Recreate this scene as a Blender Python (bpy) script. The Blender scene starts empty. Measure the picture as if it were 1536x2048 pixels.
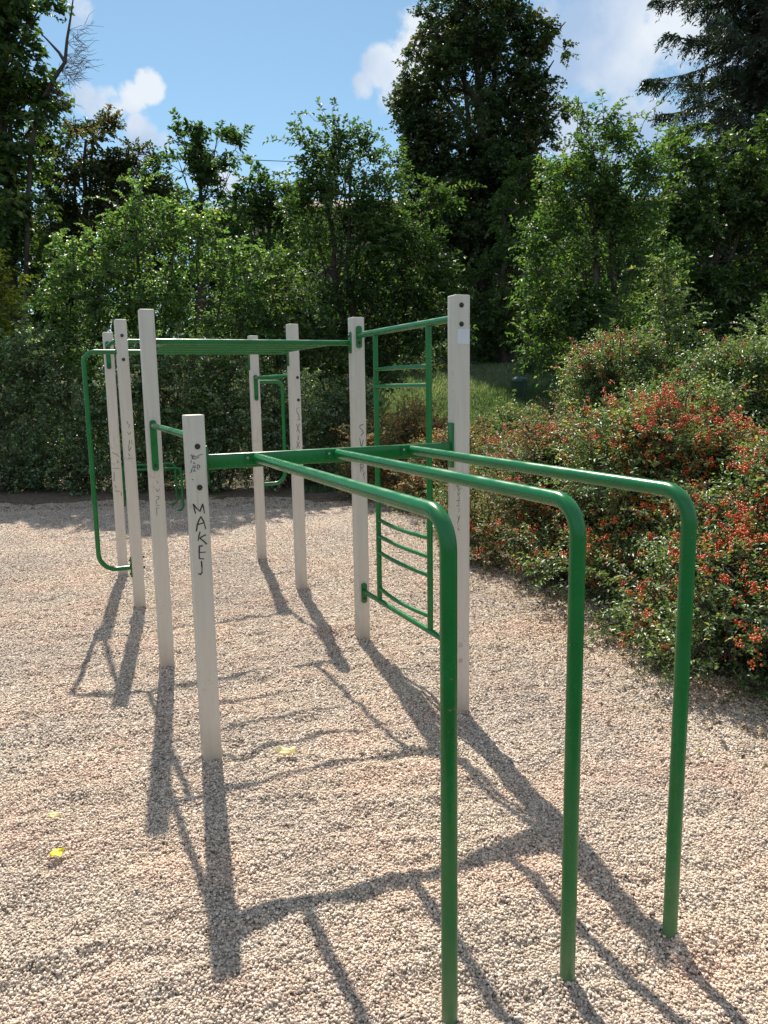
import bpy, bmesh, math, random
import numpy as np
from mathutils import Vector, Matrix

random.seed(7)
rng = np.random.default_rng(7)
PI = math.pi
S = bpy.context.scene
COL = S.collection

# ------------------------------------------------------------------ camera, sky, sun, exposure
CAM_H = 1.6
YAW, PITCH, ROLL, FPX = math.radians(23.759), math.radians(9.177), math.radians(-0.926), 1559.67
fwd = np.array([math.sin(YAW)*math.cos(PITCH), math.cos(YAW)*math.cos(PITCH), -math.sin(PITCH)])
rgt0 = np.array([math.cos(YAW), -math.sin(YAW), 0.0])
up0 = np.cross(rgt0, fwd)
rgt = rgt0*math.cos(ROLL)+up0*math.sin(ROLL)
upv = -rgt0*math.sin(ROLL)+up0*math.cos(ROLL)
cd = bpy.data.cameras.new('camera'); cam = bpy.data.objects.new('camera', cd); COL.objects.link(cam)
cd.sensor_fit = 'VERTICAL'; cd.sensor_height = 24.0; cd.lens = FPX/2048*24.0
cd.clip_start = 0.02; cd.clip_end = 3000
m = Matrix.Identity(4)
for i in range(3):
    m[i][0] = rgt[i]; m[i][1] = upv[i]; m[i][2] = -fwd[i]
m[2][3] = CAM_H
cam.matrix_world = m
S.camera = cam
S.render.resolution_x, S.render.resolution_y = 768, 1024

SUN_DIR = Vector((0.15, 0.859, 1.0)).normalized()          # towards the sun
sd = bpy.data.lights.new('sun', 'SUN'); sun = bpy.data.objects.new('sun', sd); COL.objects.link(sun)
sd.energy = 5.0; sd.angle = math.radians(0.55); sd.color = (1.0, 0.93, 0.82)
sun.rotation_euler = SUN_DIR.to_track_quat('Z', 'Y').to_euler()
sun.location = (0, 0, 30)

S.view_settings.view_transform = 'Standard'
S.view_settings.look = 'None'
S.view_settings.exposure = 0.68
S.view_settings.gamma = 1.0


def ray(px, py):
    """direction in the world through a point of the 1536 x 2048 photograph"""
    return fwd + rgt*(px-768)/FPX + upv*(1024-py)/FPX


def on(axis, val, px, py):
    d = ray(px, py); o = np.array([0, 0, CAM_H]); t = (val-o[axis])/d[axis]
    return o+t*d


HF = np.array([math.sin(YAW), math.cos(YAW), 0.0])         # level forward direction


def at(px, py, s):
    """the point of that ray that lies s metres forward of the camera"""
    d = ray(px, py); return np.array([0, 0, CAM_H]) + d*s/(d@HF)


world = bpy.data.worlds.new('World'); S.world = world; world.use_nodes = True
wn, wl = world.node_tree.nodes, world.node_tree.links
wn.clear()


def wnode(t, **k):
    n = wn.new(t)
    for a, b in k.items(): setattr(n, a, b)
    return n


wout = wnode('ShaderNodeOutputWorld'); bg = wnode('ShaderNodeBackground'); bg.inputs['Strength'].default_value = 0.078
sky = wnode('ShaderNodeTexSky', sky_type='NISHITA'); sky.sun_disc = False
sky.sun_elevation = math.asin(SUN_DIR.z); sky.sun_rotation = math.atan2(SUN_DIR.x, SUN_DIR.y)
sky.air_density = 1.0; sky.dust_density = 0.15; sky.ozone_density = 3.0; sky.altitude = 200
tc = wnode('ShaderNodeTexCoord')
clouds = [(175, 205, 32, .95), (215, 203, 32, .95), (262, 192, 30, .95), (298, 172, 32, 1.05), (288, 262, 32, 1.0), (330, 280, 22, .9), (270, 300, 36, .7),
          (770, 135, 46, 1.05), (725, 172, 26, .95), (800, 200, 45, .9), (840, 90, 70, 1.0),
          (1170, 110, 90, 1.0), (1240, 60, 100, 1.1), (1130, 220, 90, .95), (1300, 20, 90, 1.1), (1210, 190, 100, .85), (1120, 15, 60, .7), (1280, 250, 120, .62), (1160, 330, 110, .7),
          (150, 15, 30, .55), (420, 400, 80, .5), (600, 380, 80, .5), (1700, 150, 260, .95), (-300, 100, 200, .9)]
# unseen bright clouds added overhead and behind the camera to raise fill light
fill_clouds = [((-.25, -.9, .45), 40), ((.8, -.5, .5), 34), ((-.9, -.1, .55), 34), ((.1, -.2, .95), 30), ((.95, .35, .8), 20), ((-.75, .5, .95), 16)]
acc = None
allc = []
for (cx, cy, cr, cw) in clouds:
    d = ray(cx, cy); allc.append((d/np.linalg.norm(d), cr*(1.45 if cx > 1000 or cx < 0 else 1.2)/FPX, cw*(1 if cx > 1000 or cx < 0 else .92)))
for d, dg in fill_clouds:
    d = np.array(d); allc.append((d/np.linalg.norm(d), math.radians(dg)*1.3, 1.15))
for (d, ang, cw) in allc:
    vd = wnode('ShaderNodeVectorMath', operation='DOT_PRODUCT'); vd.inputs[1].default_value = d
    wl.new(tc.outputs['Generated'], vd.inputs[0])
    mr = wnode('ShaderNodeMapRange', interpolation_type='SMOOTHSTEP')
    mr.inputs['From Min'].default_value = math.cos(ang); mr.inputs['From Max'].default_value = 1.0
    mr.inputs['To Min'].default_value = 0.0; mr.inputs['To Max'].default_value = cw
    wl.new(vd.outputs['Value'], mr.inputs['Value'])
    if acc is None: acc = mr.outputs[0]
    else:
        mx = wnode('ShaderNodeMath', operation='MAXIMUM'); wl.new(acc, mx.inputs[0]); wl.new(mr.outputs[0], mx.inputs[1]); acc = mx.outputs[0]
nz = wnode('ShaderNodeTexNoise'); nz.inputs['Scale'].default_value = 21; nz.inputs['Detail'].default_value = 8; nz.inputs['Roughness'].default_value = .6
wl.new(tc.outputs['Generated'], nz.inputs['Vector'])
ns = wnode('ShaderNodeMath', operation='MULTIPLY_ADD'); ns.inputs[1].default_value = 3.0; ns.inputs[2].default_value = -1.62
wl.new(nz.outputs['Fac'], ns.inputs[0])
ad = wnode('ShaderNodeMath', operation='ADD'); wl.new(acc, ad.inputs[0]); wl.new(ns.outputs[0], ad.inputs[1])
cm = wnode('ShaderNodeMapRange', interpolation_type='SMOOTHSTEP'); cm.inputs['From Min'].default_value = .12; cm.inputs['From Max'].default_value = .80
cm.inputs['To Max'].default_value = .93
wl.new(ad.outputs[0], cm.inputs['Value'])
gt = wnode('ShaderNodeMath', operation='MULTIPLY'); wl.new(cm.outputs[0], gt.inputs[0])
gm = wnode('ShaderNodeMapRange'); gm.inputs['From Min'].default_value = 0.02; gm.inputs['From Max'].default_value = .22; wl.new(acc, gm.inputs['Value']); wl.new(gm.outputs[0], gt.inputs[1])
# the body of a big cloud is bluish grey, its rim white
n2 = wnode('ShaderNodeTexNoise'); n2.inputs['Scale'].default_value = 6.0; n2.inputs['Detail'].default_value = 5
wl.new(tc.outputs['Generated'], n2.inputs['Vector'])
cr_ = wnode('ShaderNodeValToRGB'); cr_.color_ramp.elements[0].position = .40; cr_.color_ramp.elements[1].position = .60
cr_.color_ramp.elements[0].color = (.84, .89, .95, 1); cr_.color_ramp.elements[1].color = (.42, .56, .78, 1)
wl.new(n2.outputs['Fac'], cr_.inputs['Fac'])
cs = wnode('ShaderNodeVectorMath', operation='SCALE'); cs.inputs['Scale'].default_value = 8.2; wl.new(cr_.outputs[0], cs.inputs[0])
hs = wnode('ShaderNodeHueSaturation'); hs.inputs['Saturation'].default_value = .98; hs.inputs['Hue'].default_value = .482; hs.inputs['Value'].default_value = 1.0
wl.new(sky.outputs[0], hs.inputs['Color'])
mixc = wnode('ShaderNodeMix', data_type='RGBA'); wl.new(gt.outputs[0], mixc.inputs['Factor'])
wl.new(hs.outputs[0], mixc.inputs['A']); wl.new(cs.outputs[0], mixc.inputs['B'])
wl.new(mixc.outputs['Result'], bg.inputs['Color']); wl.new(bg.outputs[0], wout.inputs[0])


# ------------------------------------------------------------------ helpers
def tag(o, label=None, cat=None, group=None, kind=None):
    if label: o['label'] = label
    if cat: o['category'] = cat
    if group: o['group'] = group
    if kind: o['kind'] = kind
    return o


def empty(name, loc, label=None, cat=None, group=None):
    o = bpy.data.objects.new(name, None); COL.objects.link(o); o.location = loc; o.empty_display_size = .2
    return tag(o, label, cat, group)


def link(name, me, mat=None, parent=None, smooth=True, origin=None):
    """mesh given in world coordinates; origin moves the object's own origin"""
    o = bpy.data.objects.new(name, me); COL.objects.link(o)
    if mat and not me.materials: me.materials.append(mat)
    off = np.zeros(3)
    if parent is not None:
        o.parent = parent
        p = parent
        while p is not None: off = off+np.array(p.location); p = p.parent
    if origin is not None:
        o.location = Vector(np.array(origin)-off); off = np.array(origin, dtype=float)
    if np.abs(off).max() > 0:
        me.transform(Matrix.Translation(-Vector(off)))
    if smooth:
        me.polygons.foreach_set('use_smooth', np.ones(len(me.polygons), dtype=bool))
    return o


def np_mesh(name, V, F, attrs=None):
    """V (n,3), F (m,k) -> mesh, attrs: dict of per-face float arrays"""
    me = bpy.data.meshes.new(name)
    V = np.ascontiguousarray(V, dtype=np.float32); F = np.ascontiguousarray(F, dtype=np.int32)
    k = F.shape[1]
    me.vertices.add(len(V)); me.vertices.foreach_set('co', V.ravel())
    me.loops.add(F.size); me.loops.foreach_set('vertex_index', F.ravel())
    me.polygons.add(len(F))
    me.polygons.foreach_set('loop_start', np.arange(0, F.size, k, dtype=np.int32))
    me.polygons.foreach_set('loop_total', np.full(len(F), k, dtype=np.int32))
    me.update(calc_edges=True)
    for an, av in (attrs or {}).items():
        a = me.attributes.new(an, 'FLOAT', 'FACE'); a.data.foreach_set('value', np.ascontiguousarray(av, dtype=np.float32))
    return me


class MB:
    """collects shapes into one bmesh"""
    def __init__(s): s.b = bmesh.new()

    def box(s, c, size, bev=0.0, seg=2):
        r = bmesh.ops.create_cube(s.b, size=1.0)
        bmesh.ops.scale(s.b, vec=size, verts=r['verts']); bmesh.ops.translate(s.b, vec=c, verts=r['verts'])
        if bev > 0:
            es = list({e for v in r['verts'] for e in v.link_edges})
            bmesh.ops.bevel(s.b, geom=es, offset=bev, segments=seg, affect='EDGES', profile=.5)
        return s

    def cyl(s, p0, p1, r0, r1=None, n=20, bev=0.0):
        r1 = r0 if r1 is None else r1
        p0, p1 = Vector(p0), Vector(p1); d = p1-p0
        q = d.to_track_quat('Z', 'Y').to_matrix().to_4x4()
        rr = bmesh.ops.create_cone(s.b, cap_ends=True, segments=n, radius1=r0, radius2=r1, depth=d.length)
        bmesh.ops.transform(s.b, matrix=Matrix.Translation((p0+p1)/2) @ q, verts=rr['verts'])
        return s

    def dome(s, c, axis, r, h, n=14):
        q = Vector(axis).to_track_quat('Z', 'Y').to_matrix().to_4x4()
        rr = bmesh.ops.create_uvsphere(s.b, u_segments=n, v_segments=8, radius=1)
        bmesh.ops.transform(s.b, matrix=Matrix.Translation(c) @ q @ Matrix.Diagonal((r, r, h, 1)), verts=rr['verts'])
        return s

    def tube(s, pts, rad, n=18, caps=True):
        pts = [Vector(p) for p in pts]
        rads = rad if hasattr(rad, '__len__') else [rad]*len(pts)
        rings = []; prev = None
        for i, p in enumerate(pts):
            if i == 0: t = pts[1]-p
            elif i == len(pts)-1: t = p-pts[i-1]
            else: t = (pts[i+1]-p).normalized()+(p-pts[i-1]).normalized()
            t.normalize()
            if prev is None:
                a = Vector((0, 0, 1)) if abs(t.z) < .9 else Vector((1, 0, 0))
                u = t.cross(a).normalized()
            else:
                u = (prev-t*prev.dot(t)).normalized()
            prev = u; w = t.cross(u)
            rings.append([s.b.verts.new(p+(u*math.cos(2*PI*k/n)+w*math.sin(2*PI*k/n))*rads[i]) for k in range(n)])
        for a, b in zip(rings, rings[1:]):
            for k in range(n):
                s.b.faces.new((a[k], a[(k+1) % n], b[(k+1) % n], b[k]))
        if caps:
            s.b.faces.new(rings[0][::-1]); s.b.faces.new(rings[-1])
        return s

    def build(s, name, mat, parent=None, smooth=True, origin=None, split=35):
        me = bpy.data.meshes.new(name)
        bmesh.ops.recalc_face_normals(s.b, faces=s.b.faces)
        if smooth:
            for f in s.b.faces: f.smooth = True
            for e in s.b.edges:
                if len(e.link_faces) == 2 and e.calc_face_angle(0) > math.radians(split): e.smooth = False
        s.b.to_mesh(me); s.b.free()
        return link(name, me, mat, parent, smooth=False, origin=origin)


def arc_path(pts, r, n=7):
    """polyline with rounded corners of radius r"""
    P = [Vector(p) for p in pts]; out = [P[0]]
    rs = r if hasattr(r, '__len__') else [r]*(len(P)-2)
    for i in range(1, len(P)-1):
        a = (P[i-1]-P[i]).normalized(); b = (P[i+1]-P[i]).normalized()
        ang = a.angle(b); d = rs[i-1]/math.tan(ang/2)
        c = P[i]+(a+b).normalized()*rs[i-1]/math.sin(ang/2)
        s0 = P[i]+a*d-c; s1 = P[i]+b*d-c
        for k in range(n+1):
            v = s0.normalized().slerp(s1.normalized(), k/n)*rs[i-1]; out.append(c+v)
    out.append(P[-1]); return out


# value noise in numpy
_perm = np.random.default_rng(3).random((256, 256))


def vnoise(x, y):
    xi = np.floor(x).astype(int); yi = np.floor(y).astype(int); xf = x-xi; yf = y-yi
    xf = xf*xf*(3-2*xf); yf = yf*yf*(3-2*yf)
    g = lambda a, b: _perm[a & 255, b & 255]
    return (g(xi, yi)*(1-xf)+g(xi+1, yi)*xf)*(1-yf)+(g(xi, yi+1)*(1-xf)+g(xi+1, yi+1)*xf)*yf-.5


FEET = [(xx, yy) for xx in (.583, 1.818) for yy in (3.238, 4.506, 5.780, 6.973)]+[(xx, 1.538) for xx in (.836, 1.199, 1.561)]


def gravel_h(x, y):
    x = np.asarray(x, float); y = np.asarray(y, float)
    base = .0085*np.clip(y-3.2, 0, 9)
    wx = x+.25*vnoise(x*1.3, y*1.3)
    h = base + .030*vnoise(x*.8+9, y*.8) + .026*vnoise(wx*1.9+3, y*3.2+.6*x+7) + .017*vnoise(wx*3.3+3, y*9+1.6*x+5) + .010*vnoise(x*11, y*17) + .013*vnoise(x*23+5, y*31)
    # raked ridges in the middle of the pit
    rid = np.abs(vnoise(wx*1.7+20, y*5.2+1.3*x+40))
    win = np.exp(-((x-1.15)/.55)**2-((y-2.85)/.75)**2)
    h = h - .085*rid*win + .016*win
    h = h + .018*np.abs(vnoise(x*3.6+2, y*6.3+.8*x))*2 + .012*vnoise(wx*6+11, y*13+2*x) - .014
    for (px_, py_) in FEET:      # stones banked and scuffed round every foot
        d2 = (x-px_)**2+(y-py_)**2
        h = h + .016*np.exp(-d2/.0042)-.010*np.exp(-((np.sqrt(d2)-.14)/.06)**2)*(1+2*vnoise(x*9, y*9))
    return h


def terrain(x, y):
    s = x*HF[0]+y*HF[1]
    t = np.clip((s-12)/10.5, 0, 1)
    return 2.05*t*t*(3-2*t) + .03*np.clip(s-22.5, 0, 200) - .07 + .16*np.clip((s-9.5)/2, 0, 1)


# ------------------------------------------------------------------ materials
def mat(name):
    M = bpy.data.materials.new(name); M.use_nodes = True
    nt = M.node_tree; nt.nodes.clear()
    out = nt.nodes.new('ShaderNodeOutputMaterial'); p = nt.nodes.new('ShaderNodeBsdfPrincipled')
    nt.links.new(p.outputs[0], out.inputs[0])
    return M, nt, p, out


def N(nt, t, **k):
    n = nt.nodes.new(t)
    for a, b in k.items(): setattr(n, a, b)
    return n


def ramp(nt, stops, src, interp='LINEAR'):
    r = N(nt, 'ShaderNodeValToRGB'); cr = r.color_ramp; cr.interpolation = interp
    while len(cr.elements) < len(stops): cr.elements.new(.5)
    for e, (p, c) in zip(cr.elements, stops): e.position = p; e.color = (*c, 1)
    nt.links.new(src, r.inputs['Fac']); return r.outputs[0]


def noise(nt, scale, detail=4, rough=.5, vec=None, out='Fac'):
    n = N(nt, 'ShaderNodeTexNoise'); n.inputs['Scale'].default_value = scale; n.inputs['Detail'].default_value = detail; n.inputs['Roughness'].default_value = rough
    if vec is None:
        t = N(nt, 'ShaderNodeTexCoord'); vec = t.outputs['Object']
    nt.links.new(vec, n.inputs['Vector']); return n.outputs[out]


def mixc_(nt, f, a, b, blend='MIX'):
    n = N(nt, 'ShaderNodeMix', data_type='RGBA', blend_type=blend)
    for s, v in (('Factor', f), ('A', a), ('B', b)):
        i = n.inputs[s]
        if hasattr(v, 'is_output'): nt.links.new(v, i)
        else: i.default_value = v if s == 'Factor' else (*v, 1)
    return n.outputs['Result']


def bump(nt, h, strength, dist, p, prev=None):
    b = N(nt, 'ShaderNodeBump'); b.inputs['Strength'].default_value = strength; b.inputs['Distance'].default_value = dist
    nt.links.new(h, b.inputs['Height'])
    if prev is not None: nt.links.new(prev, b.inputs['Normal'])
    nt.links.new(b.outputs[0], p.inputs['Normal']); return b.outputs[0]


STONES = [(0.0, (.105, .085, .066)), (.16, (.255, .207, .161)), (.34, (.43, .35, .276)), (.5, (.57, .469, .376)), (.72, (.69, .583, .475)), (.88, (.79, .70, .585)), (1.0, (.88, .83, .75))]


def gravel_tint(nt, col):
    """large patches: warmer, paler, pinkish, as the loose gravel lies"""
    g = N(nt, 'ShaderNodeNewGeometry')
    f1 = noise(nt, 1.1, 3, .5, g.outputs['Position'])
    c = mixc_(nt, .85, col, ramp(nt, [(.35, (.86, .84, .84)), (.55, (1.0, .97, .94)), (.7, (1.08, 1.0, .93))], f1), 'MULTIPLY')
    f2 = noise(nt, 2.3, 2, .5, g.outputs['Position'])
    return mixc_(nt, .6, c, ramp(nt, [(.45, (1, 1, 1)), (.75, (1.10, .93, .90))], f2), 'MULTIPLY')


M_GRAVEL, nt, p, _ = mat('gravel_sheet')
g = N(nt, 'ShaderNodeNewGeometry')
vo = N(nt, 'ShaderNodeTexVoronoi', feature='F1'); vo.inputs['Scale'].default_value = 115; vo.inputs['Randomness'].default_value = 1
nt.links.new(g.outputs['Position'], vo.inputs['Vector'])
sep = N(nt, 'ShaderNodeSeparateColor'); nt.links.new(vo.outputs['Color'], sep.inputs[0])
c = ramp(nt, STONES, sep.outputs[0])
dk = N(nt, 'ShaderNodeMapRange'); dk.inputs['From Min'].default_value = .25; dk.inputs['From Max'].default_value = .75; dk.inputs['To Min'].default_value = 1; dk.inputs['To Max'].default_value = .0
nt.links.new(vo.outputs['Distance'], dk.inputs['Value'])
nt.links.new(gravel_tint(nt, c), p.inputs['Base Color']); p.inputs['Roughness'].default_value = .85; p.inputs['Specular IOR Level'].default_value = .3
b1 = bump(nt, dk.outputs[0], 1.0, .010, p)
bump(nt, noise(nt, 30, 3, .6, g.outputs['Position']), .6, .012, p, b1)

M_PEB, nt, p, _ = mat('pebble')
a = N(nt, 'ShaderNodeAttribute', attribute_name='tint')
nt.links.new(gravel_tint(nt, ramp(nt, STONES, a.outputs['Fac'])), p.inputs['Base Color']); p.inputs['Roughness'].default_value = .8; p.inputs['Specular IOR Level'].default_value = .3

M_SOIL, nt, p, _ = mat('soil')
g = N(nt, 'ShaderNodeNewGeometry')
nt.links.new(ramp(nt, [(.3, (.05, .037, .026)), (.5, (.11, .082, .057)), (.7, (.23, .18, .13))], noise(nt, 26, 6, .75, g.outputs['Position'])), p.inputs['Base Color'])
p.inputs['Roughness'].default_value = .95; bump(nt, noise(nt, 60, 4, .6, g.outputs['Position']), 1, .02, p)

M_LAWN, nt, p, _ = mat('lawn_ground')
g = N(nt, 'ShaderNodeNewGeometry')
nt.links.new(ramp(nt, [(.3, (.045, .06, .02)), (.55, (.09, .12, .035)), (.75, (.17, .18, .07))], noise(nt, 3.5, 7, .7, g.outputs['Position'])), p.inputs['Base Color'])
p.inputs['Roughness'].default_value = .95; bump(nt, noise(nt, 30, 5, .7, g.outputs['Position']), 1, .05, p)


def leaf_mat(name, stops, trans=.42, tcol=(1.5, 1.7, .55), rough=.5, spec=.32):
    M, nt, p, out = mat(name)
    a = N(nt, 'ShaderNodeAttribute', attribute_name='tint')
    c = ramp(nt, stops, a.outputs['Fac'])
    nt.links.new(c, p.inputs['Base Color']); p.inputs['Roughness'].default_value = rough; p.inputs['Specular IOR Level'].default_value = spec
    t = N(nt, 'ShaderNodeBsdfTranslucent')
    nt.links.new(mixc_(nt, 1.0, c, tcol, 'MULTIPLY'), t.inputs['Color'])
    ms = N(nt, 'ShaderNodeMixShader'); ms.inputs[0].default_value = trans
    nt.links.new(p.outputs[0], ms.inputs[1]); nt.links.new(t.outputs[0], ms.inputs[2]); nt.links.new(ms.outputs[0], out.inputs[0])
    return M


L_DARK = leaf_mat('leaf_dark_green', [(0, (.0306, .0596, .0268)), (.5, (.0544, .0986, .0383)), (.9, (.0936, .1445, .0498)), (1, (.1700, .2041, .0766))], .36)
L_MID = leaf_mat('leaf_mid_green', [(0, (.0320, .0647, .0297)), (.5, (.0571, .1057, .0408)), (.85, (.0972, .1527, .0557)), (1, (.1715, .2115, .0929))], .45)
L_LIGHT = leaf_mat('leaf_light_green', [(0, (.0370, .0777, .0328)), (.5, (.0694, .1295, .0473)), (.85, (.1111, .1761, .0656)), (1, (.1943, .2381, .1092))], .5)
L_BANK = leaf_mat('leaf_bank_green', [(0, (.0431, .0904, .0410)), (.5, (.0810, .1506, .0591)), (.85, (.1296, .2049, .0820)), (1, (.2267, .2770, .1365))], .55, (1.6, 1.75, .65), .42, .45)
L_BROWN = leaf_mat('leaf_browning', [(0, (.0320, .0571, .0240)), (.45, (.0577, .0857, .0330)), (.65, (.1283, .1071, .0525)), (1, (.2180, .1428, .0750))], .42, (1.3, 1.35, .6))
L_PURPLE = leaf_mat('leaf_dark_mixed', [(0, (.0278, .0567, .0269)), (.45, (.0481, .0918, .0374)), (.75, (.0835, .1067, .0478)), (1, (.1518, .1334, .0673))], .3, (1.4, 1.5, .6))
L_SMALL = leaf_mat('leaf_small_glossy', [(0, (.0600, .1103, .0582)), (.5, (.1092, .1874, .0872)), (.85, (.2046, .3030, .1454)), (.94, (.3274, .4134, .2034)), (1, (.6549, .3858, .2034))], .32, (1.4, 1.6, .6), .30, .9)
L_BERRYB = leaf_mat('leaf_firethorn', [(0, (.0656, .1129, .0476)), (.5, (.1202, .1919, .0735)), (.8, (.2186, .2935, .1081)), (1, (.4153, .3837, .1731))], .36, (1.4, 1.5, .6), .4, .5)
L_RUST = leaf_mat('leaf_rusty', [(0, (.0760, .1208, .0454)), (.45, (.1670, .2041, .0810)), (.7, (.3645, .2228, .0972)), (1, (.5164, .3156, .1458))], .36, (1.3, 1.3, .8))
L_SPRUCE = leaf_mat('spruce_needles', [(0, (.0209, .0406, .0269)), (.6, (.0389, .0702, .0448)), (1, (.0747, .1170, .0673))], .15, (1.2, 1.4, .7), .5, .4)
L_YEL = leaf_mat('leaf_yellow_green', [(0, (.0960, .1320, .0240)), (.6, (.2040, .2400, .0360)), (1, (.3600, .2880, .0720))], .5)
L_GRASS = leaf_mat('grass_blade', [(0, (.0570, .1030, .0515)), (.6, (.1367, .2059, .1030)), (1, (.3420, .3634, .2882))], .4, (1.3, 1.4, .6), .6, .25)
L_LITTER = leaf_mat('leaf_litter', [(0, (.0900, .0600, .0350)), (.6, (.2200, .1500, .0800)), (1, (.4200, .3200, .1600))], .2, (1, 1, 1), .7, .2)

M_BARK, nt, p, _ = mat('bark')
nt.links.new(ramp(nt, [(.35, (.035, .028, .022)), (.65, (.09, .075, .06))], noise(nt, 9, 6, .7)), p.inputs['Base Color']); p.inputs['Roughness'].default_value = .9
bump(nt, noise(nt, 25, 4, .6), .8, .02, p)
M_DEAD, nt, p, _ = mat('dead_wood')
nt.links.new(ramp(nt, [(.35, (.04, .033, .03)), (.65, (.10, .085, .075))], noise(nt, 12, 5, .7)), p.inputs['Base Color']); p.inputs['Roughness'].default_value = .9
M_BERRY, nt, p, _ = mat('berry')
a = N(nt, 'ShaderNodeAttribute', attribute_name='tint')
nt.links.new(ramp(nt, [(0, (.46, .035, .016)), (.4, (.62, .10, .026)), (.8, (.68, .19, .045)), (1, (.62, .32, .10))], a.outputs['Fac']), p.inputs['Base Color']); p.inputs['Roughness'].default_value = .32

# beige powder-coated posts with faint streaks and grime
M_POST, nt, p, _ = mat('post_paint')
t = N(nt, 'ShaderNodeTexCoord'); mp = N(nt, 'ShaderNodeMapping'); mp.inputs['Scale'].default_value = (30, 30, 1.6)
nt.links.new(t.outputs['Object'], mp.inputs[0])
streak = noise(nt, 1.0, 5, .6, mp.outputs[0])
c = ramp(nt, [(.30, (.49, .455, .40)), (.5, (.53, .49, .43)), (.75, (.56, .52, .46))], streak)
spots = noise(nt, 14, 6, .72, t.outputs['Object'])
c = mixc_(nt, ramp(nt, [(.60, (0, 0, 0)), (.72, (.7, .7, .7))], spots), c, (.30, .25, .20))
sx = N(nt, 'ShaderNodeSeparateXYZ'); nt.links.new(t.outputs['Object'], sx.inputs[0])
zn = N(nt, 'ShaderNodeMath', operation='MULTIPLY_ADD'); zn.inputs[1].default_value = -.16; nt.links.new(spots, zn.inputs[0]); nt.links.new(sx.outputs['Z'], zn.inputs[2])
low = N(nt, 'ShaderNodeMapRange'); low.inputs['From Min'].default_value = -.10; low.inputs['From Max'].default_value = .10; low.inputs['To Min'].default_value = .6; low.inputs['To Max'].default_value = 0
nt.links.new(zn.outputs[0], low.inputs['Value'])
mp2 = N(nt, 'ShaderNodeMapping'); mp2.inputs['Scale'].default_value = (60, 60, 3.5); nt.links.new(t.outputs['Object'], mp2.inputs[0])
c = mixc_(nt, ramp(nt, [(.60, (0, 0, 0)), (.70, (.45, .45, .45))], noise(nt, 1.0, 3, .6, mp2.outputs[0])), c, (.27, .25, .21))
c = mixc_(nt, low.outputs[0], c, (.33, .27, .20))       # dust splashed on the foot
nt.links.new(c, p.inputs['Base Color']); p.inputs['Roughness'].default_value = .48
bump(nt, noise(nt, 260, 2, .5, t.outputs['Object']), .12, .001, p)

M_GREEN, nt, p, _ = mat('green_paint')
t = N(nt, 'ShaderNodeTexCoord')
c = ramp(nt, [(.3, (.001, .112, .022)), (.7, (.002, .150, .032))], noise(nt, 5, 4, .6, t.outputs['Object']))
c = mixc_(nt, ramp(nt, [(.69, (0, 0, 0)), (.73, (.6, .6, .6))], noise(nt, 38, 5, .7, t.outputs['Object'])), c, (.06, .19, .11))
c = mixc_(nt, ramp(nt, [(.745, (0, 0, 0)), (.755, (1, 1, 1))], noise(nt, 70, 2, .5, t.outputs['Object'])), c, (.17, .12, .08))
dust = N(nt, 'ShaderNodeNewGeometry'); sx2_ = N(nt, 'ShaderNodeSeparateXYZ'); nt.links.new(dust.outputs['Position'], sx2_.inputs[0])
dm = N(nt, 'ShaderNodeMapRange'); dm.inputs['From Min'].default_value = .0; dm.inputs['From Max'].default_value = .30; dm.inputs['To Min'].default_value = .55; dm.inputs['To Max'].default_value = .0
nt.links.new(sx2_.outputs['Z'], dm.inputs['Value'])
dmm = N(nt, 'ShaderNodeMath', operation='MULTIPLY'); nt.links.new(dm.outputs[0], dmm.inputs[0]); nt.links.new(noise(nt, 22, 4, .6, t.outputs['Object']), dmm.inputs[1])
c = mixc_(nt, dmm.outputs[0], c, (.30, .25, .19))
nt.links.new(ramp(nt, [(.35, (.20, .20, .20)), (.65, (.36, .36, .36))], noise(nt, 9, 4, .6, t.outputs['Object'])), p.inputs['Roughness'])
nt.links.new(c, p.inputs['Base Color']); p.inputs['Specular IOR Level'].default_value = .45
p.inputs['Coat Weight'].default_value = .0
bump(nt, noise(nt, 45, 3, .5, t.outputs['Object']), .08, .002, p)


def flat(name, col, rough=.6, metal=0.0, var=.15):
    M, nt, p, _ = mat(name)
    lo = tuple(x*(1-var) for x in col); hi = tuple(min(1, x*(1+var)) for x in col)
    nt.links.new(ramp(nt, [(.3, lo), (.7, hi)], noise(nt, 20, 4, .6)), p.inputs['Base Color'])
    p.inputs['Roughness'].default_value = rough; p.inputs['Metallic'].default_value = metal
    return M


M_BOLT = flat('bolt_black', (.012, .012, .012), .45)
M_STEEL = flat('bolt_steel', (.35, .34, .32), .4, .8)
M_RIM = flat('bolt_rim', (.40, .37, .33), .5)
M_INK = flat('marker_ink', (.022, .016, .022), .6)
M_INKF = flat('marker_ink_faded', (.095, .08, .08), .7)
M_INKB = flat('marker_ink_bluish', (.09, .07, .12), .7)
M_LABEL = flat('label_white', (.58, .60, .67), .45, 0, .04)
M_LABELT = flat('label_print', (.40, .42, .48), .5)
M_WALLST = flat('stone_wall', (.085, .08, .078), .9, 0, .4)
M_PLASTER = flat('plaster', (.33, .285, .22), .9, 0, .08)
M_ROOF = flat('roof_tiles', (.16, .10, .075), .85, 0, .3)
M_GLASS = flat('window_glass', (.03, .035, .04), .1)
M_FRAME = flat('window_frame', (.5, .48, .44), .5)
M_BIN = flat('bin_green', (.012, .05, .03), .45)
M_RED = flat('sign_red', (.55, .03, .03), .5)
M_WHITE = flat('sign_white', (.75, .75, .75), .5)
M_WIRE = flat('cable_black', (.03, .03, .035), .6)
M_CHIM = flat('chimney_brick', (.42, .30, .18), .9, 0, .2)

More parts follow.
